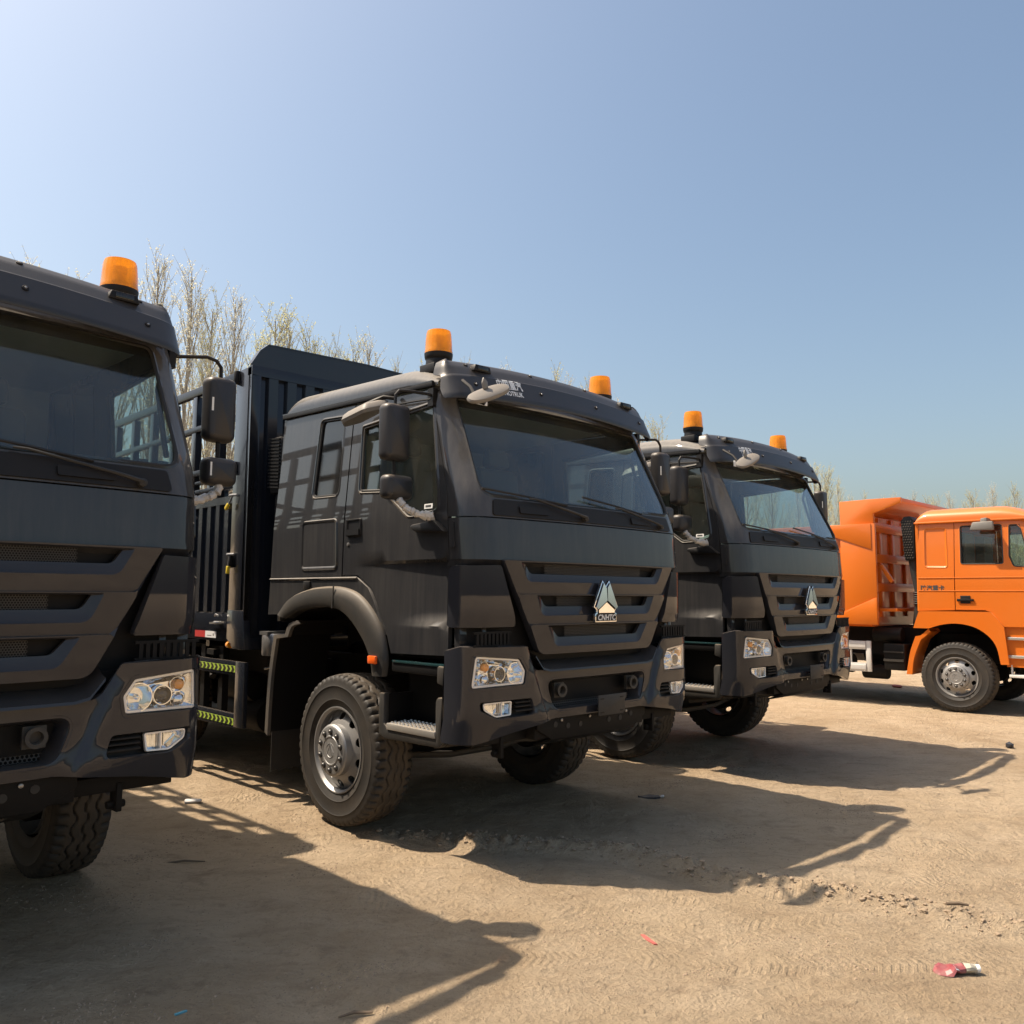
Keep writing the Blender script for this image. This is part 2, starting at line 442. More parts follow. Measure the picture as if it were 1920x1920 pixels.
def rpoly(pts, rad, seg=5):
    """polygon with rounded corners; rad a number or one per corner"""
    n = len(pts); outp = []
    rads = rad if hasattr(rad, '__len__') else [rad] * n
    for i in range(n):
        p = np.array(pts[i], float); a = np.array(pts[i - 1], float) - p; b = np.array(pts[(i + 1) % n], float) - p
        la, lb = np.linalg.norm(a), np.linalg.norm(b); a /= la; b /= lb
        rr = rads[i]
        if rr <= 0: outp += [tuple(p)] * (seg + 1); continue
        ang = math.acos(max(-1, min(1, float(a @ b)))); t = min(rr / math.tan(ang / 2), la * .48, lb * .48)
        p0, p1 = p + a * t, p + b * t
        for k in range(seg + 1):
            s = k / seg; q = p0 * (1 - s) ** 2 + p * 2 * s * (1 - s) + p1 * s * s; outp.append(tuple(q))
    return outp
def dedupe(r):
    o = []
    for p in r:
        if not o or math.dist(p, o[-1]) > 1e-6: o.append(p)
    if math.dist(o[0], o[-1]) < 1e-6: o.pop()
    return o
def inset(ring, d):
    """shift a closed ring inwards by d (keeps the vertex count)"""
    P = np.array(ring, float); ar = .5 * np.sum(P[:, 0] * np.roll(P[:, 1], -1) - np.roll(P[:, 0], -1) * P[:, 1]); sg = 1 if ar > 0 else -1
    n = len(P); o = []
    for i in range(n):
        a = b = None; k = 1
        while a is None or np.linalg.norm(a) < 1e-6: a = P[i] - P[i - k]; k += 1
        k = 1
        while b is None or np.linalg.norm(b) < 1e-6: b = P[(i + k) % n] - P[i]; k += 1
        a = a / np.linalg.norm(a); b = b / np.linalg.norm(b)
        na = np.array((-a[1], a[0])) * sg; nb = np.array((-b[1], b[0])) * sg; m = na + nb; m /= max(np.linalg.norm(m), 1e-6)
        o.append(tuple(P[i] + m * d / max(.5, m @ na)))
    return o
def resample(r, step):
    o = []
    n = len(r)
    for i in range(n):
        a, b = np.array(r[i], float), np.array(r[(i + 1) % n], float); k = max(1, int(math.ceil(np.linalg.norm(b - a) / step)))
        for j in range(k): o.append(tuple(a + (b - a) * j / k))
    return o
def inside(P, ring):
    Q = np.array(ring); x, y = P[:, 0], P[:, 1]; c = np.zeros(len(P), bool); j = len(Q) - 1
    for i in range(len(Q)):
        xi, yi = Q[i]; xj, yj = Q[j]
        m = ((yi > y) != (yj > y)) & (x < (xj - xi) * (y - yi) / (yj - yi + 1e-12) + xi); c ^= m; j = i
    return c
def dist_ring(P, ring):
    Q = np.array(ring); d = np.full(len(P), 9.)
    for i in range(len(Q)):
        a, b = Q[i - 1], Q[i]; ab = b - a; t = np.clip(((P - a) @ ab) / (ab @ ab + 1e-12), 0, 1)
        d = np.minimum(d, np.linalg.norm(P - (a + t[:, None] * ab), axis=1))
    return d
def fnormal(fn, u, v):
    e = 1e-3; a = fn(u + e, v) - fn(u - e, v); b = fn(u, v + e) - fn(u, v - e); n = np.cross(a, b)
    return n / np.maximum(np.linalg.norm(n, axis=1), 1e-9)[:, None]
def at(fn, ring, off=0.):
    P = np.array(ring, float); q = fn(P[:, 0], P[:, 1])
    if off: q = q + fnormal(fn, P[:, 0], P[:, 1]) * off
    return [tuple(p) for p in q]

def panel(outline, fn, holes=(), step=.06, thick=.015, off=0., extra=None, mb=None, sgn=1, lines=()):
    mb = mb or MB()
    rings = [resample(dedupe(r), step) for r in [outline, *holes]]
    B = np.array(rings[0]); lo, hi = B.min(0), B.max(0)
    gx, gy = np.meshgrid(np.arange(lo[0] + step * .5, hi[0], step), np.arange(lo[1] + step * .5, hi[1], step))
    G = np.stack([gx.ravel(), gy.ravel()], 1)
    if extra is not None and len(extra): G = np.concatenate([G, np.array(extra, float)])
    ok = inside(G, rings[0])
    for h in rings[1:]: ok &= ~inside(G, h)
    G = G[ok]
    if len(G):
        d = np.minimum.reduce([dist_ring(G, r) for r in rings])
        for l in lines:
            Q = np.array(l)
            for a_, b_ in zip(Q[:-1], Q[1:]):
                ab = b_ - a_; t = np.clip(((G - a_) @ ab) / (ab @ ab), 0, 1); d = np.minimum(d, np.linalg.norm(G - (a_ + t[:, None] * ab), axis=1) * .8)
        G = G[d > step * .3]
    pts = []; edges = []
    for r in rings:
        o = len(pts); pts += [Vector(p) for p in r]; edges += [(o + i, o + (i + 1) % len(r)) for i in range(len(r))]
    for l in lines:
        for a_, b_ in zip(l[:-1], l[1:]):
            k = max(1, int(math.dist(a_, b_) / step)); o = len(pts)
            pts += [Vector((a_[0] + (b_[0] - a_[0]) * j / k, a_[1] + (b_[1] - a_[1]) * j / k)) for j in range(k + 1)]
            edges += [(o + j, o + j + 1) for j in range(k)]
    pts += [Vector(p) for p in G]
    vo, eo, fo, *_ = delaunay_2d_cdt(pts, edges, [], 0, 1e-6)
    U = np.array([v[:] for v in vo]); u, v = U[:, 0], U[:, 1]
    cen = np.array([U[list(q)].mean(0) for q in fo]); keep = inside(cen, rings[0])
    for h in rings[1:]: keep &= ~inside(cen, h)
    fo = [q for q, k in zip(fo, keep) if k]
    P = fn(u, v); N = fnormal(fn, u, v) * sgn
    A = P + N * off
    n = len(A)
    cnt = {}
    fs = []
    for q in fo:
        q = tuple(q)
        a = U[q[1]] - U[q[0]]; b = U[q[2]] - U[q[0]]
        if a[0] * b[1] - a[1] * b[0] < 0: q = tuple(reversed(q))
        if sgn < 0: q = tuple(reversed(q))
        fs.append(q)
        for i in range(len(q)):
            k = (q[i], q[(i + 1) % len(q)])
            cnt[k] = cnt.get(k, 0) + 1
    if thick:
        C = A - N * thick
        vs = list(map(tuple, A)) + list(map(tuple, C))
        back = [tuple(i + n for i in reversed(q)) for q in fs]
        rim = [(b, a, a + n, b + n) for (a, b) in cnt if (b, a) not in cnt]
        mb.add(vs, fs + back + rim)
    else:
        mb.add(list(map(tuple, A)), fs)
    return mb

def text_mb(body, size, bold=False, shear=0.):
    cu = bpy.data.curves.new('text', 'FONT'); cu.body = body; cu.size = size; cu.align_x = 'CENTER'; cu.align_y = 'CENTER'; cu.shear = shear
    cu.resolution_u = 3
    if bold: cu.offset = size * .026
    o = bpy.data.objects.new('text', cu); COL.objects.link(o)
    dg = bpy.context.evaluated_depsgraph_get(); dg.update()
    me = bpy.data.meshes.new_from_object(o.evaluated_get(dg))
    mb = MB(); mb.add([v.co[:] for v in me.vertices], [tuple(p.vertices) for p in me.polygons])
    bpy.data.objects.remove(o); bpy.data.curves.remove(cu); bpy.data.meshes.remove(me)
    return mb
def on_surface(mb, fn, u, v, off):
    """lay a flat (x,y) mesh on the surface fn around (u,v)"""
    P = np.array(mb.v); q = fn(P[:, 0] + u, P[:, 1] + v) + fnormal(fn, P[:, 0] + u, P[:, 1] + v) * off
    m = MB(); m.v = [tuple(p) for p in q]; m.f = mb.f; return m

# ------------------------------------------------------------------ numpy value noise for the ground
def vnoise(x, y, seed):
    rs = np.random.RandomState(seed); T = rs.rand(256, 256)
    xi, yi = np.floor(x).astype(int), np.floor(y).astype(int); fx, fy = x - xi, y - yi
    fx = fx * fx * fx * (fx * (fx * 6 - 15) + 10); fy = fy * fy * fy * (fy * (fy * 6 - 15) + 10)
    a = T[xi % 256, yi % 256]; b = T[(xi + 1) % 256, yi % 256]; c = T[xi % 256, (yi + 1) % 256]; d = T[(xi + 1) % 256, (yi + 1) % 256]
    return (a + (b - a) * fx) * (1 - fy) + (c + (d - c) * fx) * fy - .5
RUT = [(-1.0, 1.1), (-.73, .72), (-.46, .29), (-.06, -.26), (-.02, -.75), (-.04, -1.05), (.06, -1.4), (.23, -1.81), (.29, -2.26), (.41, -2.63), (.6, -3.4)]
def rut_dist(x, y):
    d = np.full(x.shape, 9.); sd_ = np.zeros(x.shape)
    for (ax, ay), (bx, by) in zip(RUT[:-1], RUT[1:]):
        dx, dy = bx - ax, by - ay; L = dx * dx + dy * dy
        t = np.clip(((x - ax) * dx + (y - ay) * dy) / L, 0, 1)
        ex, ey = x - (ax + t * dx), y - (ay + t * dy); q = np.hypot(ex, ey); m = q < d
        d = np.where(m, q, d); sd_ = np.where(m, np.sign(dx * ey - dy * ex), sd_)
    return d, sd_
def height(x, y):
    h = .030 * vnoise(x / 2.3, y / 2.3, 1) + .022 * vnoise(x / .9 + 9, y / .9, 2)
    h = h + .012 * vnoise((x * .9 + y * .4) / .5, (y * .9 - x * .4) / .22, 3) + .014 * vnoise(x / .19, y / .19 + 5, 4) + .010 * vnoise(x / .085, y / .085, 5)
    near = np.exp(-((x - .5) ** 2 + (y + 1) ** 2) / 90.)
    h = h * (.45 + .55 * near)
    d, s_ = rut_dist(x, y)
    w = d + .07 * vnoise(x / .16, y / .16, 6)
    rough_ = vnoise(x / .06, y / .06, 7) + .8 * vnoise(x / .035, y / .035, 9)
    side_ = np.where(s_ > 0, 1.0, .55)
    h = h + .036 * np.exp(-(w / (.12 * side_)) ** 2) * (.55 + 1.6 * rough_) - .030 * np.exp(-((d - .20) / .10) ** 2) * (s_ < 0)
    # shallow wheel tracks running forward out of the parking row
    for cx, a in ((-.9, .10), (1.35, -.06), (-2.6, .2), (3.2, .12)):
        q = x - cx - a * y
        h = h - .012 * np.exp(-(q / .17) ** 2) + .008 * np.exp(-((np.abs(q) - .25) / .06) ** 2) * (1 + vnoise(x / .1, y / .1, 8))
    return h - .006

# ------------------------------------------------------------------ ground sheet (reaches the horizon)
def graded(lo, hi, step, far, grow=1.16):
    a = list(np.arange(lo, hi + 1e-6, step)); s = step; x = a[-1]; up = []
    while x < far: s *= grow; x += s; up.append(x)
    s = step; x = a[0]; dn = []
    while x > -far: s *= grow; x -= s; dn.append(x)
    return np.array(dn[::-1] + a + up)
gx = graded(-4.6, 5.6, .021, 900); gy = graded(-3.6, 3.6, .021, 900)
X, Y = np.meshgrid(gx, gy, indexing='ij')
Z = height(X, Y)
me = bpy.data.meshes.new('dirt_ground')
nx, ny = len(gx), len(gy)
me.vertices.add(nx * ny)
me.vertices.foreach_set('co', np.stack([X, Y, Z], -1).astype(np.float32).ravel())
I = np.arange(nx * ny).reshape(nx, ny)
Q = np.stack([I[:-1, :-1], I[1:, :-1], I[1:, 1:], I[:-1, 1:]], -1).reshape(-1, 4)
me.loops.add(Q.size); me.loops.foreach_set('vertex_index', Q.ravel().astype(np.int32))
me.polygons.add(len(Q)); me.polygons.foreach_set('loop_start', np.arange(0, Q.size, 4, dtype=np.int32))
me.polygons.foreach_set('use_smooth', np.ones(len(Q), bool))
me.update(calc_edges=True); me.validate()
me.materials.append(MATS['dirt'])
g = bpy.data.objects.new('dirt_ground', me); COL.objects.link(g); g['kind'] = 'structure'

# ------------------------------------------------------------------ wheels
def tyre_mb(Rr=.565, Wd=.31, n=312, lugs=52):
    """tread with shoulder notches and three zigzag grooves; axis = x, outer side +x"""
    prof = [(.318, .135), (.335, .150), (.37, .158), (.376, .163), (.384, .160), (.43, .165), (.47, .163), (.476, .167), (.484, .163), (.51, .160), (.530, .156)]
    ws = np.linspace(-.146, .146, 45)
    vs = []; rows = 0
    th = np.arange(n) * 2 * math.pi / n
    cols = [(-h, r, None) for r, h in prof] + [(w, None, w) for w in ws] + [(h, r, None) for r, h in reversed(prof)]
    P = np.zeros((len(cols), n, 3))
    ph = th * lugs / (2 * math.pi)
    for i, (x, r, w) in enumerate(cols):
        if r is None:
            base = Rr - .010 * (abs(w) / .146) ** 4 - .004 * (abs(w) / .146) ** 2
            d = np.zeros(n)
            tri = np.abs(((ph / 2) % 1) - .5) * 4 - 1
            tri = np.clip(tri * 2.2, -1, 1)
            for g in (-.062, 0., .062):
                c = g + .011 * tri; d = np.maximum(d, .014 * np.clip((.0075 - np.abs(w - c)) / .003, 0, 1))
            if abs(w) > .098:
                k = np.abs(((ph + (.5 if w > 0 else 0)) % 1) - .5) * 2
                lim = .36 * min(1., (abs(w) - .098) / .012 + .3); d = np.maximum(d, .017 * np.clip((lim - k) / .12, 0, 1))
            rr = base - d
        else:
            rr = np.full(n, r)
            if r >= .52:
                k = np.abs(((ph + (.5 if x > 0 else 0)) % 1) - .5) * 2
                rr = rr - .010 * np.clip((.36 - k) / .12, 0, 1)
        P[i, :, 0] = x; P[i, :, 1] = rr * np.cos(th); P[i, :, 2] = rr * np.sin(th)
    mb = MB(); m = len(cols); I = np.arange(m * n).reshape(m, n)
    mb.v = [tuple(p) for p in P.reshape(-1, 3)]
    nxt = np.roll(I, -1, 1)
    mb.f = [tuple(q) for q in np.stack([I[:-1], nxt[:-1], nxt[1:], I[1:]], -1).reshape(-1, 4).tolist()]
    return mb
TYRE = mesh_of('tyre', tyre_mb(), 'tyre_rubber', 50)
def rim_mb():
    mb = MB()
    mb.lathe([(.30, -.15), (.30, .10), (.295, .13), (.312, .152), (.322, .152), (.322, .14), (.318, .13)], (0, 0, 0), (1, 0, 0), 64, False)
    # conical disc with ten hand holes
    R0, R1 = .180, .300
    def fn(u, v):
        an = u / .23; r = R0 + v; x = .128 - .062 * np.clip(v / (R1 - R0), 0, 1.2) ** 1.3
        return np.stack([x, r * np.cos(an), r * np.sin(an)], 1)
    L = 2 * math.pi * .23
    holes = []
    for k in range(10):
        c = L * (k + .5) / 10
        holes.append([(c + .034 * math.cos(a), .066 + .029 * math.sin(a)) for a in np.linspace(0, 2 * math.pi, 15)[:-1]])
    panel([(0, 0), (L, 0), (L, R1 - R0), (0, R1 - R0)], fn, holes, .035, .012, mb=mb)
    return mb
RIM = mesh_of('rim', rim_mb(), 'rim_silver', 40)
def hub_mb():
    mb = MB()
    mb.lathe([(.188, .110), (.192, .150), (.190, .180), (.194, .186), (.188, .196), (.180, .203), (.170, .206), (.112, .207), (.108, .211), (.100, .2115), (.096, .208), (.02, .2085)], (0, 0, 0), (1, 0, 0), 56)
    # raised sign on the cap
    for a0, a1, rr in ((20, 160, .055), (200, 330, .05)):
        mb.tube([(.208, rr * math.cos(R(a)), rr * math.sin(R(a))) for a in np.linspace(a0, a1, 9)], .0035, 5)
    mb.tube([(.208, -.045, -.03), (.208, 0, .052), (.208, .02, -.045)], .0035, 5)
    mb.tube([(.208, 0, .052), (.208, .045, -.01)], .0035, 5)
    return mb
HUB = mesh_of('hub_cap', hub_mb(), 'rim_silver', 35)
n_ = MB(); n_.lathe([(.019, .205), (.0185, .215), (.014, .217), (.011, .223), (.004, .226)], (0, 0, 0), (1, 0, 0), 12)
NUT = mesh_of('wheel_nut', n_, 'nut_steel', 40)
sm_ = MB()
for k in range(10):
    a = 2 * math.pi * (k + .5) / 10; sm_.lathe([(.026, .2065), (.025, .2085), (.016, .2075)], (0, .141 * math.cos(a), .141 * math.sin(a)), (1, 0, 0), 14)
SEAT = mesh_of('nut_seats', sm_, 'black_rubber', 40)
dr = MB(); dr.lathe([(.05, -.2), (.20, -.19), (.22, -.17), (.22, -.02), (.17, .02), (.17, .13)], (0, 0, 0), (1, 0, 0), 40)
DRUM = mesh_of('brake_drum', dr, 'chassis_black', 40)
def wheel(parent, x, y, z, side, name='wheel', nuts=True, sc=1.):
    w = bpy.data.objects.new(name, TYRE); COL.objects.link(w); w.parent = parent
    w.location = (x, y, z); w.rotation_euler = (0, 0, 0 if side > 0 else math.pi); w.scale = (sc, sc, sc)
    for nm, mesh in (('rim', RIM), ('hub_cap', HUB), ('brake_drum', DRUM)):
        o = bpy.data.objects.new(nm, mesh); COL.objects.link(o); o.parent = w
    if nuts:
        o = bpy.data.objects.new('nut_seats', SEAT); COL.objects.link(o); o.parent = w; o['kind'] = 'stuff'
        for k in range(10):
            a = 2 * math.pi * (k + .5) / 10; o = bpy.data.objects.new('wheel_nut', NUT); COL.objects.link(o); o.parent = w
            o.location = (0, .141 * math.cos(a), .141 * math.sin(a))
    return w

# ------------------------------------------------------------------ surfaces of the dark cab (x across, y back, z up)
_x = np.linspace(0, 1, 41); _pl = [(x, .05 * x * x) for x in _x]
for t in np.linspace(0, 1, 25)[1:]:
    _pl.append(((1 - t) ** 2 * 1.0 + 2 * t * (1 - t) * 1.19 + t * t * 1.2, (1 - t) ** 2 * .05 + 2 * t * (1 - t) * .07 + t * t * .27))
_pl.append((1.2, .77)); _pl = np.array(_pl)
_sl = np.concatenate([[0], np.cumsum(np.linalg.norm(np.diff(_pl, axis=0), axis=1))])
S_END = float(np.interp(.27, _pl[41:, 1], _sl[41:]))
def sx(x): return math.copysign(float(np.interp(abs(x), _pl[:-1, 0], _sl[:-1])), x)
def Wz(z): return np.interp(z, [0, 2.3, 3.22, 3.5], [1.2, 1.2, 1.14, 1.12])
def kz(z): return np.interp(z, [2.24, 3.14], [1., .35])
def yFz(z): return np.interp(z, [0, 1.95, 2.24, 2.4, 3.14, 3.3], [-.09, -.09, -.07, -.03, .325, .48])
def front(yF, Wf=Wz, kf=kz):
    def fn(s, z):
        s = np.asarray(s, float); z = np.asarray(z, float); a = np.abs(s)
        x = np.interp(a, _sl, _pl[:, 0]); y = np.interp(a, _sl, _pl[:, 1]); k = kf(z)
        bow = .05 * np.minimum(x, 1.) ** 2
        y = np.where(y > .05, bow + (np.minimum(y, .27) - .05) * k + np.maximum(y - .27, 0), bow)
        return np.stack([np.sign(s) * x * Wf(z) / 1.2, y + yF(z), z + 0 * s], 1)
    return fn
F = front(yFz)
one = lambda z: np.ones_like(z)
G = front(lambda z: -.105 + 0 * z, kf=one)                                   # grille skin
_BF = front(lambda z: -.102 + .05 * np.clip((.95 - z) / .2, 0, 1) + 0 * z, lambda z: 1.235 + 0 * z, one)
def crease_x(z): return .70 - (1.40 - z) * .36
def BF(s, z):       # bumper skin: the lamp blocks stand proud of the middle, the lower lip juts out
    p = _BF(s, z); w = np.clip((np.abs(s) - crease_x(z)) / .05, 0, 1); w = w * w * (3 - 2 * w)
    lip = np.clip((1.0 - z) / .06, 0, 1) * np.clip((z - .80) / .08, 0, 1)
    p[:, 1] -= .034 * w * np.clip((1.34 - np.abs(s)) / .1, 0, 1) + .016 * lip * np.clip((1.1 - np.abs(s)) / .3, 0, 1)
    return p
def SD(y, z): return np.stack([Wz(np.asarray(z, float)) + 0 * np.asarray(y), np.asarray(y, float), np.asarray(z, float)], 1)
def y_edge(z): return float(yFz(z) + .05 + .22 * kz(z))     # where the front wraps into the door
def both(build, name, material, parent, **kw):
    """one part per side"""
    mb = build(); res = []
    for side in (1, -1):
        res.append(obj(name, mb if side > 0 else mb.mirror(), material, parent, **kw))
    return res

T = thing('cargo_truck', '', 'truck')
P = T

# floor, back wall, roof
mb = MB(); mb.prism([(2.44, 1.5), (2.56, 1.5), (2.56, 1.9), (2.475, 3.27), (2.42, 3.27), (2.44, 1.9)], 'x', -1.13, 1.13)
obj('cab_back', mb, 'cab_paint', P, bevel=.01)
mb = MB(); mb.box(-1.12, 1.12, .12, 2.45, 1.62, 1.70).box(-1.1, 1.1, .0, .95, 1.30, 1.36).box(-1.1, 1.1, .9, .95, 1.36, 1.64)
obj('cab_floor', mb, 'chassis_black', P)
def roof(zg0, zg1, y0, y1, H, Wd):
    ys = np.concatenate([np.linspace(y0, y0 + .28, 9), np.linspace(y0 + .28, y1 - .2, 10)[1:], y1 - .2 + .2 * np.sin(np.linspace(0, math.pi / 2, 9))[1:]])
    ph = np.linspace(0, math.pi, 61); rings = []
    for y in ys:
        zg = zg0 + (zg1 - zg0) * (y - y0) / (y1 - y0)
        a = min(1., (y - y0) / .5); h = H * (.30 + .70 * math.sin(a * math.pi / 2))
        b = (y - (y1 - .2)) / .2
        if b > 0: h *= max(0.02, math.sqrt(max(0, 1 - b * b)))
        c, s = np.cos(ph), np.sin(ph)
        rings.append([(Wd * math.copysign(abs(cc) ** .33, cc), y, zg + h * ss ** .62) for cc, ss in zip(c, s)])
    return MB().loft(rings, False)
mb = roof(3.195, 3.275, .40, 2.49, .225, 1.142)
obj('roof', mb, 'cab_paint', P, smooth=50)
def gutter():
    m = MB(); m.bar((1.150, .44, 3.200), (1.150, 2.51, 3.268), .03, .036)
    return m
both(gutter, 'roof_gutter', 'black_plastic', P, bevel=.006)
def gut2():
    m = MB(); m.bar((1.154, .44, 3.221), (1.154, 2.51, 3.289), .022, .009); return m
both(gut2, 'gutter_lip', 'cab_paint', P)

# rear quarter with its window
REARWIN = rpoly([(1.535, 2.487), (1.965, 2.497), (1.915, 3.175), (1.525, 3.150)], .075)
def quarter():
    m = panel([(1.462, 1.872), (2.56, 1.872), (2.475, 3.25), (1.415, 3.205), (1.43, 3.04)], SD, [REARWIN], .09, .03)
    m.loft([at(SD, REARWIN), at(SD, inset(REARWIN, .012), .004), at(SD, inset(REARWIN, .03), -.022)])
    m.loft([[(x, y, z) for (x, y, z) in ((1.2, 2.56, 1.872), (Wz(3.25), 2.475, 3.25))], [(1.185, 2.575, 1.872), (1.15, 2.49, 3.25)], [(1.12, 2.58, 1.872), (1.1, 2.495, 3.25)]], False)
    return m
Q_ = both(quarter, 'cab_side', 'cab_paint', P)
mb = panel(inset(REARWIN, .028), SD, [], .1, .006, -.02)
for o, m_ in zip(Q_, (mb, mb.mirror())):
    obj('side_window', m_, 'dark_glass', o)
    r_ = MB(); r_.tube([*at(SD, inset(REARWIN, .026), -.012), at(SD, inset(REARWIN, .026), -.012)[0]], .009, 6, False)
    obj('window_seal', r_ if o is Q_[0] else r_.mirror(), 'black_rubber', o)
def hatch():
    rg = rpoly([(1.53, 1.936), (2.05, 1.936), (2.05, 2.318), (1.545, 2.314)], .04)
    m = MB(); m.loft([at(SD, inset(rg, -.012), .001), at(SD, inset(rg, -.004), .010), at(SD, inset(rg, .006), .010), at(SD, inset(rg, .018), .002)])
    panel(inset(rg, .018), SD, [], .12, .004, .003, mb=m)
    return m
both(hatch, 'locker_lid', 'cab_paint', P)

# skirt panel over the wheel, plastic arch
AO = [(2.383, 1.566), (2.208, 1.699), (1.937, 1.771), (1.711, 1.794), (1.478, 1.795), (1.256, 1.757), (1.102, 1.681), (.966, 1.565), (.891, 1.452), (.852, 1.339), (.842, 1.25), (.862, 1.16)]
AI = [(2.236, 1.535), (2.017, 1.606), (1.754, 1.636), (1.504, 1.632), (1.342, 1.583), (1.215, 1.500), (1.106, 1.402), (1.044, 1.321), (1.003, 1.24), (.987, 1.158)]
def spline(pts, n):
    p = np.array(pts, float); q = [p[0]]
    pp = np.concatenate([[2 * p[0] - p[1]], p, [2 * p[-1] - p[-2]]]); o = []
    for i in range(1, len(pp) - 2):
        for t in np.linspace(0, 1, 9)[:-1]:
            a, b, c, d = pp[i - 1:i + 3]
            o.append(.5 * ((2 * b) + (c - a) * t + (2 * a - 5 * b + 4 * c - d) * t * t + (3 * b - a - 3 * c + d) * t ** 3))
    o.append(p[-1]); o = np.array(o); L = np.concatenate([[0], np.cumsum(np.linalg.norm(np.diff(o, axis=0), axis=1))])
    s = np.linspace(0, L[-1], n); return [(float(np.interp(v, L, o[:, 0])), float(np.interp(v, L, o[:, 1]))) for v in s]
DOORC = [(1.255, 1.862), (1.106, 1.783), (1.028, 1.682), (.951, 1.549), (.896, 1.46)]
def skirt():
    o_ = [(2.585, 1.56), (2.562, 1.862), (1.47, 1.862)] + DOORC + [p for p in reversed(spline(AO[:9], 26))]
    m = panel(o_, SD, [], .07, .03)
    m.loft([[(1.2, 2.565, 1.85), (1.2, 1.25, 1.85)], [(1.212, 2.565, 1.860), (1.212, 1.25, 1.860)], [(1.2, 2.565, 1.868), (1.2, 1.25, 1.868)]], False)
    return m
SK = both(skirt, 'wheel_skirt', 'cab_paint', P)
mb = MB(); mb.box(1.198, 1.216, 1.90, 2.0, 1.775, 1.84)
for o, m_ in zip(SK, (mb, mb.mirror())): obj('side_sensor', m_, 'black_plastic', o, bevel=.008)
def arch():
    n = 46; a = spline(AO, n); b = spline(AI, n); m = MB()
    def row(t, x): return [(x, a[i][0] * (1 - t) + b[i][0] * t, a[i][1] * (1 - t) + b[i][1] * t) for i in range(n)]
    m.loft([row(0, 1.19), row(.0, 1.205), row(.1, 1.232), row(.45, 1.246), row(.85, 1.242), row(1., 1.232), row(1.02, 1.16), row(.9, 1.12)], False)
    return m
AR = both(arch, 'wheel_arch', 'trim_plastic', P, smooth=45)
mb = MB(); mb.bar((1.246, 1.497, 1.80), (1.246, 1.512, 1.63), .012, .006, (1, 0, 0))
for o, m_ in zip(AR, (mb, mb.mirror())): obj('arch_joint', m_, 'black_rubber', o)
def liner():
    n = 40; b = spline(AI, n); m = MB()
    m.loft([[(x, y, z) for y, z in b] for x in (1.15, .62)], False)
    m.loft([[(.62, y, z) for y, z in b], [(.62, y, max(1.0, z - .25)) for y, z in b]], False)
    return m
both(liner, 'arch_liner', 'chassis_black', P)
def sidelamp():
    m = MB(); m.box(1.243, 1.268, .905, 1.0, 1.245, 1.302); return m
both(sidelamp, 'side_lamp', 'amber_red', P, bevel=.008)

# door
WIN = rpoly([(1.285, 2.487), (1.300, 3.03), (.420, 3.085), (.270, 2.272), (.64, 2.262), (.93, 2.463)], [.06, .03, .05, .09, .10, .10])
def door_fn(y, z):
    p = SD(y, z); y = np.asarray(y, float); z = np.asarray(z, float)
    t = np.clip((1.36 - y) / 1.05, 0, 1); dep = .045 * t
    a = np.clip((1.975 - z) / .02, 0, 1); b = np.clip((z - 1.53) / .03, 0, 1)
    t2 = np.clip((.88 - y) / .45, 0, 1)
    base = np.where(z > 1.56, 1 - .35 * np.clip((1.95 - z) / .39, 0, 1), .65)     # recess grows shallower downwards
    low = np.where(z < 1.53, 0, b)
    keep_ = np.where(z < 1.562, low, 1.)
    fade = np.clip((z - 1.2) / .36, 0, 1)
    p[:, 0] -= dep * a * base * (keep_ * t2 + (1 - t2) * np.where(z < 1.562, fade, 1))
    return p
def door():
    o_ = [(1.446, 1.878), (1.415, 3.04), (1.398, 3.200), (.42, 3.165)]
    o_ += [(y_edge(z) + .006, z) for z in (3.13, 2.97, 2.8, 2.6, 2.4, 2.24, 2.0, 1.7, 1.34)]
    o_ += [(.815, 1.325), (.876, 1.456), (.934, 1.549), (1.010, 1.682), (1.088, 1.790), (1.25, 1.878)]
    m = panel(o_, door_fn, [WIN], .07, .035, 0, lines=[[(.26, z), (1.38, z)] for z in (1.976, 1.954)] + [[(.26, z), (.84, z)] for z in (1.528, 1.562)])
    m.loft([at(SD, WIN), at(SD, inset(WIN, .014), .006), at(SD, inset(WIN, .034), -.026)])
    return m
D_ = both(door, 'door', 'cab_paint', P)
